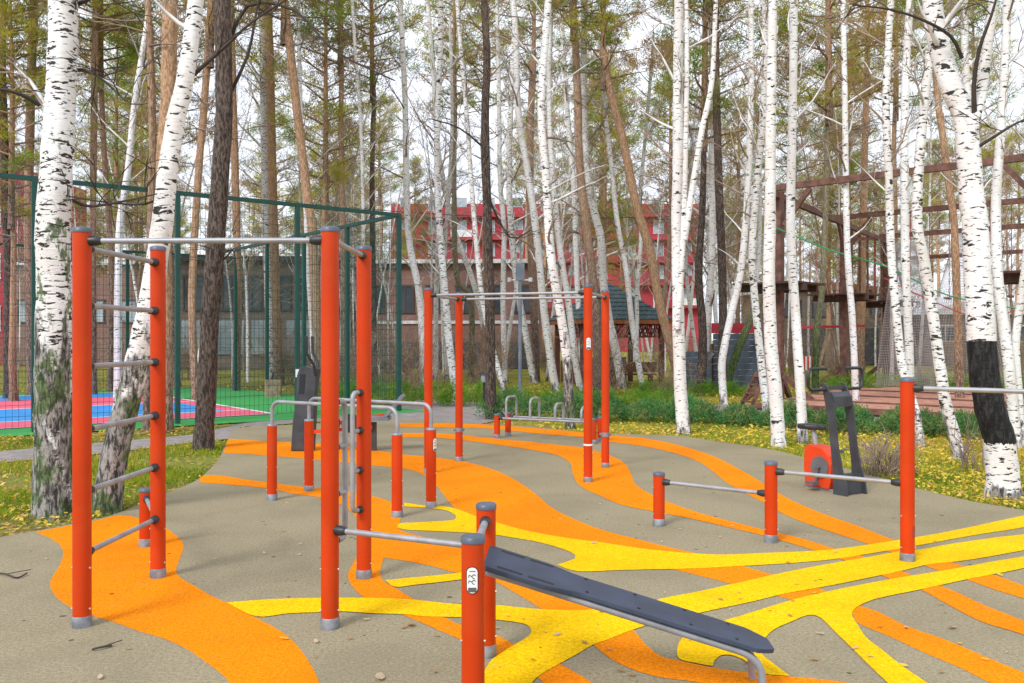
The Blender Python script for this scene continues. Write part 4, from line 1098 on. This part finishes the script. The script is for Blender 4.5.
for i in range(60):
    a = random.uniform(0, 2 * PI); branch(k, (random.gauss(0, .12), random.gauss(0, .12), -0.03), (0.5 * math.cos(a), 0.5 * math.sin(a), 1), random.uniform(0.3, 0.6), 0.007, 3, 0.3, 4, 0, 0, 1)
o = k.build('dry_shrub', M['branch']); X, Y = gp(884, 475); o.location = (X, Y, 0)
tag(o, 'dry brown twiggy shrub in the yellow grass right of the exercise bike', 'shrub')
k = MB()
for i in range(14):
    a = random.uniform(0, 2 * PI); branch(k, (random.gauss(0, .15), random.gauss(0, .1), -0.03), (0.4 * math.cos(a), 0.4 * math.sin(a), 1), random.uniform(0.4, 0.8), 0.007, 3, 0.25, 3, 0, 0, 1)
o = k.build('dry_shrub', M['branch']); X, Y = gp(974, 470); o.location = (X, Y, 0)
tag(o, 'sparse bare twigs in the grass left of the blackened birch', 'shrub')

# ------------------------------------------------------------------ grass and leaves
mw = np.array(mat_world)
pw_path = np.array([gp(*q) for q in path_px])
def inside(poly, x, y):
    r = np.zeros(len(x), bool); n = len(poly); j = n - 1
    for i in range(n):
        xi, yi = poly[i]; xj, yj = poly[j]
        c = ((yi > y) != (yj > y)) & (x < (xj - xi) * (y - yi) / (yj - yi + 1e-12) + xi)
        r ^= c; j = i
    return r
def scatter_pts(n, y0, y1, x0=-60, x1=1090):
    y = 1 / (1 / y0 + rng.random(n) * (1 / y1 - 1 / y0)); px = rng.uniform(x0, x1, n); x = (px - CX) * y / F
    ok = ~inside(mw, x, y) & ~inside(pw_path, x, y)
    q = np.stack([x, y], 1) - np.array([P0.x, P0.y]); a = q @ np.array([U.x, U.y]); c = q @ np.array([V.x, V.y])
    ok &= ~((a > -0.6) & (a < LC) & (c > -0.6) & (c < WC))
    return x[ok], y[ok]
def blades(x, y, h, w):
    n = len(x); p = np.stack([x, y, np.full(n, -0.035)], 1)
    a = rng.uniform(0, 2 * PI, n); s = np.stack([np.cos(a), np.sin(a), np.zeros(n)], 1) * (w / 2)[:, None]
    tip = p + np.stack([rng.normal(0, .45, n) * h, rng.normal(0, .45, n) * h, h], 1)
    return np.stack([p - s, p + s, tip], 1)
x, y = scatter_pts(230000, 7.0, 40)
clump = (np.sin(x * 2.1 + 1.3 * np.sin(y * 1.7)) + np.sin(y * 2.7 + x * 0.8) + rng.normal(0, 0.7, len(x))) > np.where(x < 0, -0.2, -0.9)
x, y = x[clump], y[clump]
h = rng.uniform(0.035, 0.095, len(x)) * np.where(y > 15, 0.5, 1.0); w = 0.006 + 0.0011 * y
yl = (np.sin(x * 0.9 + 0.7) + np.sin(y * 0.6) + rng.normal(0, 0.9, len(x))) > np.where(x < 0, 1.9, 0.8)
k = MB(); T = blades(x, y, h, w); k.tris(T[~yl], 0); k.tris(T[yl], 1)
tag(k.build('grass', [M['blade'], M['blade_y']]), 'autumn grass growing between the rubber surface and the planting', 'grass', kind='stuff')
def leafquads(x, y, z, size):
    n = len(x); a = rng.uniform(0, 2 * PI, n); s = size * rng.uniform(0.6, 1.3, n)
    u = np.stack([np.cos(a), np.sin(a), rng.normal(0, .35, n)], 1) * s[:, None]; v_ = np.stack([-np.sin(a), np.cos(a), rng.normal(0, .35, n)], 1) * (s * 0.62)[:, None]
    p = np.stack([x, y, z], 1)
    return np.concatenate([np.stack([p - u, p - v_, p + u], 1), np.stack([p - u, p + u, p + v_], 1)], 0)
x, y = scatter_pts(85000, 7.0, 34)
dens = (np.sin(x * 0.8 + 2) + np.sin(y * 0.9) + rng.normal(0, 0.9, len(x))) > np.where(x > 0.5, -0.6, 0.5)
x, y = x[dens], y[dens]
right = (x > 0.5)
br = rng.random(len(x)) < np.where(right, 0.2, 0.55)
k = MB(); sz = 0.019 + 0.0009 * y
z = rng.uniform(-0.02, 0.035, len(x))
k.tris(leafquads(x[~br], y[~br], z[~br], sz[~br]), 0); k.tris(leafquads(x[br], y[br], z[br], sz[br]), 1)
tag(k.build('fallen_leaves', [M['leaf_y'], M['leaf_b']]), 'yellow and brown fallen leaves strewn over the grass', 'fallen leaves', kind='stuff')

# leaves lying on the rubber: individuals
lm = []
for i, mt in enumerate(('leaf_p', 'leaf_b', 'leaf_y')):
    k = MB(); pts = [(-1, 0, 0.12), (-0.5, 0.42, 0.02), (0.1, 0.5, 0.1), (0.65, 0.3, 0.06), (1, 0, 0.2), (0.6, -0.34, 0.1), (0, -0.5, 0.02), (-0.55, -0.38, 0.12)]
    k.add([(0, 0, 0.0)] + pts, [(0, 1 + (j + 1) % 8, 1 + j) for j in range(8)]); lm.append(k.mesh('fallen_leaf', M[mt]))
spots = [(411,626,.045),(284,640,.03),(437,637,.02),(316,643,.025),(906,459+170,.026),(952,629,.034),(814,661,.026),(594,544,.03),(880,628,.022),(1000,576,.03),(790,617,.025),(770,612,.022),
         (557,636,.03),(545,633,.022),(380,679,.05),(508,617,.02),(645,618,.02),(690,641,.02),(855,650,.025),(870,658,.022),(820,635,.028),(960,645,.02),(985,661,.022),(740,600,.02),(100,679,.025),(46,560,.018),(128,650,.018),
         (215,560,.016),(300,545,.018),(350,640,.02),(470,455,.02),(500,470,.018),(600,505,.018),(680,530,.018),(720,538,.02),(775,520,.02),(860,520,.02),(940,515,.022),(560,520,.018),(230,520,.018),(720,690,.03),(620,672,.028)]
random.seed(3)
for _ in range(46):
    py_ = random.uniform(500, 680); spots.append((random.uniform(240, 1015), py_, random.uniform(0.012, 0.026)))
for px, py, s in spots:
    i = random.choice((0, 0, 1, 1, 2)); o = link('fallen_leaf', lm[i]); X, Y = gp(px, py); o.location = (X, Y, 0.0115); o.rotation_euler = (random.uniform(-.2, .2), random.uniform(-.2, .2), random.uniform(0, 6.28)); o.scale = (s, s, s * 0.8)
    tag(o, ('small pale dry leaf lying on the rubber floor', 'small brown dry leaf lying on the rubber floor', 'small yellow leaf lying on the rubber floor')[i], 'leaf', ('pale leaves on the rubber floor', 'brown leaves on the rubber floor', 'yellow leaves on the rubber floor')[i])
def twig(px, label):
    k = MB(); P = [Vector((*gp(*q), 0.008 + 0.006 * (i % 2))) for i, q in enumerate(px)]; k.tube(catmull(P, 3), 0.006, 5); k.tube([P[1], P[1].lerp(P[-1], .6) + Vector((0.05, .07, .01))], 0.003, 4)
    tag(k.build('fallen_twig', M['darkbranch']), label, 'twig')
twig([(-6, 574), (6, 576), (17, 579), (27, 575)], 'dark broken twig on the beige floor at the left picture edge')
twig([(92, 651), (100, 650), (112, 647)], 'thin twig on the beige floor in front of the ladder')

# ------------------------------------------------------------------ buildings
def building(name, label, x0, x1, y0, dp, H, wall, rows, cols, ww, wh, z0, dz, pane, frame, extra=None, rz=0.0):
    t = thing(name, label, 'building', ((x0 + x1) / 2, y0, 0), rz)
    W = x1 - x0
    k = MB(); k.box((0, dp / 2, H / 2), (W, dp, H)); k.build('wall', wall, t)
    for r in range(rows):
        for c in range(cols):
            xx = -W / 2 + W * (c + 0.5) / cols; zz = z0 + dz * r
            f = MB(); s = 0.09
            f.box((xx, -0.04, zz + wh / 2), (ww + 2 * s, 0.06, s)); f.box((xx, -0.04, zz - wh / 2), (ww + 2 * s, 0.06, s))
            f.box((xx - ww / 2, -0.04, zz), (s, 0.06, wh - s)); f.box((xx + ww / 2, -0.04, zz), (s, 0.06, wh - s)); f.box((xx, -0.042, zz), (0.06, 0.05, wh - s))
            fo = f.build('window', frame, t)
            g = MB(); g.box((xx, -0.016, zz), (ww, 0.03, wh)); g.build('pane', pane, fo)
    return t, W
t, W = building('stone_building', 'long low red brown stone building with white roof edge behind the woods', -8.5, 1.5, 50, 10, 5.9, M['stone'], 1, 6, 0.9, 1.5, 3.9, 2, M['glass'], M['darkframe'], rz=-0.05)
k = MB(); k.box((0, 4.9, 6.0), (W + .5, 10.6, 0.22)); k.build('parapet', M['parapet'], t)
k = MB(); k.box((0, -0.06, 0.75), (W + .02, 0.1, 1.5)); k.build('plinth', M['plinth'], t)
k = MB(); k.box((0, -0.05, 2.6), (W + .02, 0.08, 0.18)); k.build('ledge', M['parapet'], t)
t, W = building('glazed_building', 'brown grey building with pale glazed ground floor behind the court fence', -18.5, -8.8, 49.5, 11, 6.0, M['stonegrey'], 1, 6, 1.1, 1.9, 4.2, 2, M['glass'], M['darkframe'])
k = MB(); k.box((0, 5.4, 6.12), (W + .4, 11.5, 0.24)); k.build('parapet', M['plinth'], t)
for c in range(5):
    k = MB(); k.box((-W / 2 + W * (c + .5) / 5, -0.05, 1.75), (W / 5 - 0.3, 0.08, 1.9)); k.build('shop_window', M['paleglass'], t)
t, W = building('red_apartment_block', 'tall red apartment block with rows of windows and balcony bands behind the trees', -16, 25, 118, 18, 19.6, M['redwall'], 5, 11, 1.3, 1.7, 7.5, 3.0, M['paleglass'], M['frame'])
for r in range(5):
    k = MB(); k.box((0, -0.5, 5.9 + 3.0 * r), (W + .3, 1.0, 0.35)); k.build('balcony_slab', M['redwall'], t)
    for c in range(0, 11, 2):
        k = MB(); xx = -W / 2 + W * (c + 0.5) / 11; k.box((xx, -0.98, 6.55 + 3.0 * r), (2.8, 0.06, 0.9)); k.build('balcony_panel', M['parapet' if (c + r) % 5 == 0 else 'redwall'], t)
t, W = building('red_house', 'pinkish red house with white framed windows at the far left', -44, -32.5, 58, 10, 13, M['redwall'], 3, 4, 1.2, 1.6, 3.0, 3.4, M['paleglass'], M['frame'])
t, W = building('brick_house', 'brown brick house with flat roof behind the court on the left', -31.5, -21, 56, 9, 6.3, M['stone'], 1, 5, 1.2, 1.4, 3.4, 3, M['paleglass'], M['darkframe'])
k = MB(); k.box((0, 4.5, 6.4), (W + .6, 9.6, 0.2)); k.build('roof', M['parapet'], t)
t, W = building('brown_house', 'brown plastered house with dark openings behind the rope park', 17, 24.5, 57, 9, 4.8, M['stonegrey'], 1, 4, 1.1, 1.0, 3.6, 3, M['glass'], M['darkframe'])
k = MB(); k.prism([(-4.1, 4.8), (4.1, 4.8), (0, 5.3)], Matrix(((1, 0, 0, 0), (0, 0, -1, 4.5), (0, 1, 0, 0), (0, 0, 0, 1))), 9.6); k.build('roof', M['fascia'], t)
for c in range(2):
    k = MB(); k.box((-1.8 + 3.4 * c, -0.03, 1.2), (2.2, 0.08, 2.3)); k.build('garage_opening', M['plinth'], t)
t, W = building('grey_shed', 'pale shed with a grey roof behind the net cones on the right', 26, 33.5, 56, 7, 3.2, M['stonegrey'], 1, 3, 1.3, 1.0, 2.0, 3, M['glass'], M['frame'])
k = MB(); k.prism([(-4.0, 3.2), (4.0, 3.2), (0, 4.6)], Matrix(((1, 0, 0, 0), (0, 0, -1, 3.5), (0, 1, 0, 0), (0, 0, 0, 1))), 7.6); k.build('roof', M['parapet'], t)

# ------------------------------------------------------------------ gazebo
t = thing('gazebo', 'wooden gazebo with teal shingled pyramid roof behind the birches', 'gazebo', (3.55, 33.0, 0), 0.25)
hw = 1.62
k = MB()
ez, az = 2.36, 3.75
n_c = 9
for side in range(4):     # shingle courses, each lapping the one below
    Rm = Matrix.Rotation(side * PI / 2, 3, 'Z')
    for j in range(n_c):
        f0, f1 = j / n_c, (j + 1) / n_c
        a0 = hw * 1.12 * (1 - f0) + 0.02; a1 = hw * 1.12 * (1 - f1)
        z0, z1 = ez + (az - ez) * f0 + 0.03, ez + (az - ez) * f1
        k.add([Rm @ Vector(p) for p in ((-a0, -a0, z0), (a0, -a0, z0), (a1, -a1, z1), (-a1, -a1, z1), (-a0, -a0, z0 - 0.035), (a0, -a0, z0 - 0.035))], [(0, 1, 2, 3), (4, 5, 1, 0)])
k.build('roof', M['roofteal'], t)
k = MB()
for side in range(4):
    R4 = Matrix.Rotation(side * PI / 2, 3, 'Z'); c = R4 @ Vector((0, -hw * 1.1, 2.27)); k.box(c, (hw * 2.18, 0.06, 0.15), side * PI / 2)
k.build('fascia', M['fascia'], t)
for sx in (-1, 1):
    for sy in (-1, 1):
        k = MB(); k.box((sx * hw * .92, sy * hw * .92, 1.13), (0.16, 0.16, 2.26)); k.build('post', M['gazebo_wood'], t)
k = MB()
for side in range(4):
    R4 = Matrix.Rotation(side * PI / 2, 3, 'Z'); yy = -hw * 0.92
    for i in range(14):
        xx = -hw * .86 + i * hw * 1.72 / 13
        for dxx in (-0.16, 0.16):
            k.beam(R4 @ Vector((xx - dxx, yy + 0.01 * (dxx > 0), 1.76)), R4 @ Vector((xx + dxx, yy + 0.01 * (dxx > 0), 2.18)), 0.028, 0.028)
    k.beam(R4 @ Vector((-hw * .85, yy, 1.74)), R4 @ Vector((hw * .85, yy, 1.74)), 0.05, 0.06)
k.build('lattice', M['gazebo_wood'], t)
for yy in (hw * .9,):
    k = MB(); k.box((0, yy, 0.5), (hw * 1.6, 0.05, 0.9)); k.build('back_panel', M['planks'], t)
k = MB(); k.box((-hw * .88, 0, 0.45), (0.05, hw * 1.5, 0.8)); k.build('side_panel', M['gazebo_wood'], t)
k = MB(); k.box((0.1, -0.2, 0.72), (1.3, 0.7, 0.06)); [k.box((0.1 + a * .5, -0.2, 0.34), (0.08, 0.5, 0.7)) for a in (-1, 1)]
tag(k.build('table', M['planks'], None), 'slate grey table standing inside the gazebo', 'table').location = (3.55, 33.0, 0)
k = MB(); k.box((0, 0, 0.42), (1.7, 0.36, 0.05)); k.box((0, -0.17, 0.68), (1.7, 0.04, 0.35)); [k.box((a * .7, 0, 0.195), (0.08, 0.3, 0.39)) for a in (-1, 1)]
o = k.build('bench', M['gazebo_wood']); o.location = (4.2, 31.2, 0); o.rotation_euler.z = 0.25
tag(o, 'brown bench at the front of the gazebo', 'bench')

# ------------------------------------------------------------------ plank wall, ladder, lamps, pole
t = thing('plank_wall', 'slate blue plank wall with a red top edge behind the birches', 'play wall', (6.9, 29.5, 0), -0.1)
k = MB()
for j in range(6): k.box((-0.75, 0.0, 0.14 + j * 0.2), (0.95, 0.06, 0.19))
k.build('low_panel', M['planks'], t)
k = MB()
for j in range(9): k.box((0.55, 0.25, 0.14 + j * 0.2), (1.5, 0.06, 0.19))
k.build('high_panel', M['planks'], t)
k = MB(); k.box((0.55, 0.25, 2.02), (1.6, 0.1, 0.34)); k.build('top_edge', M['redtrim'], t)
for xx in (-1.2, -0.25, 1.3): 
    k = MB(); k.box((xx, 0.1, 0.75), (0.09, 0.09, 1.5)); k.build('post', M['darkwood'], t)
X, Y = gp(756, 408)
t = thing('step_ladder', 'small brown wooden step ladder leaning by the birches', 'ladder', (X, Y, 0), 0.3)
for s in (-1, 1):
    k = MB(); k.beam((-0.30, s * 0.22, 0), (0.18, s * 0.22, 0.85), 0.05, 0.09); k.build('side_rail', M['redwood'], t)
    k = MB(); k.beam((0.42, s * 0.22, 0), (0.2, s * 0.22, 0.85), 0.05, 0.07); k.build('rear_leg', M['redwood'], t)
for j in range(4):
    k = MB(); k.box((-0.22 + j * 0.12, 0, 0.16 + j * 0.2), (0.16, 0.39, 0.035)); k.build('step', M['redwood'], t)
X, Y = gp(484, 408)
t = thing('bollard_lamp', 'small black bollard lamp with a pale head beside the dark pine', 'lamp', (X, Y, 0))
k = MB(); k.tube([(0, 0, -0.03), (0, 0, 0.62)], 0.03, 10); k.build('post', M['black'], t)
k = MB(); k.lathe((0, 0, 0.62), [(0.05, 0), (0.075, 0.05), (0.075, 0.17)], 14); k.build('lamp_head', M['paleglass'], t)
k = MB(); k.lathe((0, 0, 0.79), [(0.10, 0), (0.09, 0.03), (0.02, 0.07)], 14); k.build('cap', M['black'], t)
X, Y = gp(520, 406)
t = thing('camera_pole', 'slim grey pole carrying a pale box among the white birches', 'pole', (X, Y, 0))
k = MB(); k.tube([(0, 0, -0.03), (0, 0, 3.45)], 0.045, 12); k.build('pole', M['blue_steel'], t)
k = MB(); k.box((0.0, 0, 3.32), (0.22, 0.12, 0.42)); k.build('box', M['blue_steel'], t)
k = MB(); k.tube([(-0.28, 0, 3.12), (0.28, 0, 3.12)], 0.02, 8); [k.lathe((a * 0.26, 0, 3.08), [(0.05, 0), (0.05, 0.1)], 10) for a in (-1, 1)]; k.build('arm', M['parapet'], t)
X, Y = gp(273, 396)
t = thing('tree_box', 'square wooden box around the foot of a birch behind the fence', 'planter', (X, Y, 0), 0.4)
for a in range(4):
    k = MB(); R3 = Matrix.Rotation(a * PI / 2, 3, 'Z'); k.box(R3 @ Vector((0, -0.2, 0.22)), (0.36, 0.04, 0.5), a * PI / 2); k.build('side_board', M['rawwood'], t)
def cable(p, q, label, sag=0.5):
    p = Vector(p); q = Vector(q); k = MB()
    k.tube([p.lerp(q, i / 16) - Vector((0, 0, sag * 4 * (i / 16) * (1 - i / 16))) for i in range(17)], 0.014, 5)
    tag(k.build('overhead_cable', M['black']), label, 'cable')
cable(at(250, 196, 36), at(900, 196, 36), 'thin black cable sagging across the woods in front of the red block', 0.9)

# ------------------------------------------------------------------ rope park
e1 = Vector((0.737, -0.676, 0)); e2 = Vector((0.56, 0.83, 0))
K1 = Vector((7.05, 23.5, 0)); K2 = Vector((10.9, 29.2, 0)); K1b = K1 + e1 * 6.2; K2b = K2 + e1 * 7.5; K3 = K2 + e2 * 6.5; K3b = K3 + e1 * 8
ZT = 5.6
t = thing('rope_park', 'red brown timber rope park frame with high beams and platforms on the right', 'climbing frame', (0, 0, 0))
for p in (K1, K2, K1b, K2b, K3, K3b):
    k = MB(); k.box(p + Vector((0, 0, ZT / 2 - 0.05)), (0.20, 0.20, ZT), 0.745); k.build('post', M['redwood'], t)
def bm(a, c, z, ext=0.4, w=0.12, h=0.16, off=0):
    d = (c - a).normalized(); k = MB(); k.beam(a - d * ext + Vector((0, 0, z)), c + d * ext + Vector((0, 0, z + off)), w, h); k.build('beam', M['redwood'], t)
bm(K1, K1b, ZT + 0.06); bm(K1, K2, ZT - 0.16); bm(K2, K2b, ZT + 0.06); bm(K3, K3b, ZT + 0.06); bm(K2, K3, ZT - 0.16); bm(K1b, K2b, ZT - 0.16); bm(K2b, K3b, ZT - 0.16)
bm(K3, K3b, 4.75, 0.1, 0.1, 0.14); bm(K2, K2b, 4.9, 0.1, 0.06, 0.1)
for p, dirs in ((K1, (e1, e2)), (K2, (e1, -e2, e2)), (K1b, (-e1, e2)), (K2b, (-e1, -e2)), (K3, (e1, -e2))):
    for d in dirs:
        k = MB(); k.beam(p + d * 0.14 + Vector((0, 0, ZT - 0.95)), p + d * 0.85 + Vector((0, 0, ZT - 0.05)), 0.09, 0.12); k.build('brace', M['redwood'], t)
for p in (K1, K2, K1b, K2b, K3):
    k = MB()
    for j in range(6): k.box(p + e1 * (-0.75 + 0.3 * j) + Vector((0, 0, 3.1)), (0.28, 1.7, 0.05), math.atan2(e1.y, e1.x))
    k.build('platform', M['darkwood'], t)
    for s in (-1, 1):
        k = MB(); k.beam(p - e1 * 0.9 + e2 * 0.5 * s + Vector((0, 0, 2.98)), p + e1 * 0.9 + e2 * 0.5 * s + Vector((0, 0, 2.98)), 0.1, 0.16); k.build('joist', M['darkwood'], t)
    for d in (e1, -e1, e2):
        k = MB(); k.beam(p + d * 0.13 + Vector((0, 0, 0.7)), p + d * 0.95 + Vector((0, 0, 0.05)), 0.1, 0.14); k.build('foot_brace', M['redwood'], t)
for i in range(11):            # hanging pole bridge
    p = K2 + e1 * 0.9 + (K2b - K2 - e1 * 1.8) * (i / 10) + e2 * 0.3
    k = MB(); k.tube([p + Vector((0, 0, ZT)), p + Vector((0, 0, 2.95 + 0.12 * math.sin(i)))], 0.012, 5); k.build('rope', M['redrope'], t)
    k = MB(); k.beam(p + Vector((0, 0, 2.9)), p - e2 * 0.6 + Vector((0, 0, 2.9)), 0.14, 0.05); k.build('tread', M['redwood'], t)
for i in range(9):
    p = K1 + e2 * 0.9 + (K2 - K1 - e2 * 1.6) * (i / 8)
    k = MB(); k.tube([p + Vector((0, 0, 4.3)), p + Vector((0, 0, 3.0))], 0.008, 5); k.build('rope', M['redrope'], t)
for i in range(5):
    p = K2 + e2 * 1.0 + (K3 - K2 - e2 * 1.8) * (i / 4)
    k = MB(); k.beam(p + Vector((0, 0, 5.4)), p + Vector((0, 0, 3.0 + 0.3 * (i % 2))), 0.06, 0.06); k.build('hanging_log', M['redwood'], t)
k = MB()
pd = [K1 + e1 * 0.3 - e2 * 2.6, K1b + e1 * 3 - e2 * 2.6, K1b + e1 * 3 + e2 * 10, K1 + e1 * 0.3 + e2 * 10]
d = thing('play_deck', 'terracotta coloured timber deck with brown edge beams under the rope park', 'deck')
k.poly([(p.x, p.y) for p in pd], 0.12, thick=0.15); k.build('deck_floor', M['deck'], d)
for off in (-2.65, -0.6, 1.9, 4.6, 7.4):
    k = MB(); a = K1 + e1 * 0.3 + e2 * off; c = K1b + e1 * 3 + e2 * off
    k.beam(a + Vector((0, 0, 0.09)), c + Vector((0, 0, 0.09)), 0.2, 0.12); k.build('edge_beam', M['redwood'], d)
def netcone(cx_, cy_, zt, zb_, rt, rb, label):
    k = MB(); n = 64; rows_ = 56
    for i in range(n):
        a = 2 * PI * i / n
        k.tube([(rt * math.cos(a), rt * math.sin(a), zt), ((rt + rb) * .56 * math.cos(a), (rt + rb) * .56 * math.sin(a), (zt + zb_) * .45), (rb * math.cos(a), rb * math.sin(a), zb_)], 0.0045, 3, False)
    for j in range(rows_ + 1):
        f = j / rows_; r = rt + (rb - rt) * f; r *= 1 + 0.1 * math.sin(PI * f); z = zt + (zb_ - zt) * f
        k.tube([(r * math.cos(2 * PI * i / n), r * math.sin(2 * PI * i / n), z) for i in range(n + 1)], 0.0045, 3, False)
    o = k.build('climbing_net', M['net']); o.location = (cx_, cy_, 0); tag(o, label, 'net')
q = gp(905, 400); netcone((905 - CX) * 24.5 / F, 24.5, 4.3, 0.35, 0.25, 0.75, 'grey hanging net tube between the two middle right birches')
netcone((963 - CX) * 27 / F, 27, 4.9, 0.4, 0.2, 1.35, 'wide grey net cone left of the blackened birch')
def rope(px, r, m, label, name='rope'):
    P = [Vector(at(*p)) for p in px]; k = MB(); k.tube(catmull(P, 4), r, 6, False); tag(k.build(name, M[m]), label, 'rope')
rope([(776, 228, 23.3), (830, 250, 23.1), (890, 268, 22.9), (950, 296, 22.7), (1040, 312, 22.5)], 0.018, 'greenrope', 'thick green safety strap slanting through the rope park', 'safety_strap')
rope([(884, 278, 22.3), (930, 300, 22.2), (985, 318, 22.1), (1040, 300, 22.0)], 0.014, 'redrope', 'thin red rope sagging below the green strap')
X, Y, Z = at(811, 363, 33)
k = MB()
for i in range(8): k.box((i * 0.07 - 0.25, 0, 0), (0.07, 0.01, 0.5), mat=i % 2)
o = k.build('warning_tape', [M['redink'], M['white']]); o.location = (X, Y, Z)
tag(o, 'red and white striped barrier board behind the exercise bike handlebar', 'barrier')
t = o
k = MB(); k.beam((-0.2, 0.03, -1.0), (-0.2, 0.03, 0.2), 0.05, 0.05); k.beam((0.2, 0.03, -1.0), (0.2, 0.03, 0.2), 0.05, 0.05); k.build('leg', M['rawwood'], o)
for i, (px, py) in enumerate(((812, 392), (846, 392))):
    pass
t = thing('timber_trestle', 'pale timber trestle with crossed legs beyond the exercise bike', 'trestle', (at(830, 392, 30)[0], 30, 0))
for s in (-1, 1):
    k = MB(); k.beam((s * 0.55, 0, 0), (s * 0.05, 0, 2.0), 0.08, 0.08); k.build('leg', M['rawwood'], t)
k = MB(); k.beam((-1.1, 0.09, 2.05), (1.2, 0.09, 2.1), 0.08, 0.08); k.build('crossbar', M['redtrim'], t)

# ------------------------------------------------------------------ light, sky, camera
w = bpy.data.worlds.new('World'); S.world = w; w.use_nodes = True
nt = w.node_tree; bg = nt.nodes['Background']
sky = nd(nt, 'ShaderNodeTexSky'); sky.sky_type = 'NISHITA'; sky.sun_disc = False
EL, RO = math.radians(42), math.radians(215)
sky.sun_elevation = EL; sky.sun_rotation = RO; sky.air_density = 1.0; sky.dust_density = 3.0; sky.ozone_density = 1.0
tc = nd(nt, 'ShaderNodeTexCoord')
mp = nd(nt, 'ShaderNodeVectorMath', operation='MULTIPLY'); mp.inputs[1].default_value = (2.0, 2.0, 5.0); nt.links.new(tc.outputs['Generated'], mp.inputs[0])
cl = noise(nt, mp.outputs[0], 1.3, 6, 0.6)
cloud = mixc(nt, ramp(nt, cl, 0.3, 0.7), (8.9, 9.6, 11.0), (10.8, 11.2, 12.0))
nt.links.new(mixc(nt, 0.9, sky.outputs[0], cloud), bg.inputs['Color'])
bg.inputs['Strength'].default_value = 0.092
L = bpy.data.lights.new('sun', 'SUN'); L.energy = 2.0; L.angle = math.radians(18); L.color = (1.0, 0.98, 0.95)
so = bpy.data.objects.new('sun', L); COL.objects.link(so)
d = Vector((math.sin(RO) * math.cos(EL), math.cos(RO) * math.cos(EL), math.sin(EL)))
so.rotation_euler = (-d).to_track_quat('-Z', 'Y').to_euler(); so.location = (0, -10, 30)

cam = bpy.data.cameras.new('camera'); co = bpy.data.objects.new('camera', cam); COL.objects.link(co)
co.location = (0, 0, CAMZ); co.rotation_euler = (PI / 2, 0, 0)
cam.sensor_width = 36; cam.lens = 36 * F / 1024; cam.shift_y = -(341.5 - CY) / 1024
cam.clip_start = 0.05; cam.clip_end = 2000
S.camera = co
S.render.resolution_x, S.render.resolution_y = 1024, 683
S.render.engine = 'CYCLES'
S.cycles.max_bounces = 6; S.cycles.diffuse_bounces = 3; S.cycles.glossy_bounces = 2; S.cycles.transmission_bounces = 2
S.cycles.use_denoising = True
S.view_settings.view_transform = 'Standard'; S.view_settings.look = 'None'; S.view_settings.gamma = 1
S.view_settings.exposure = 0.5
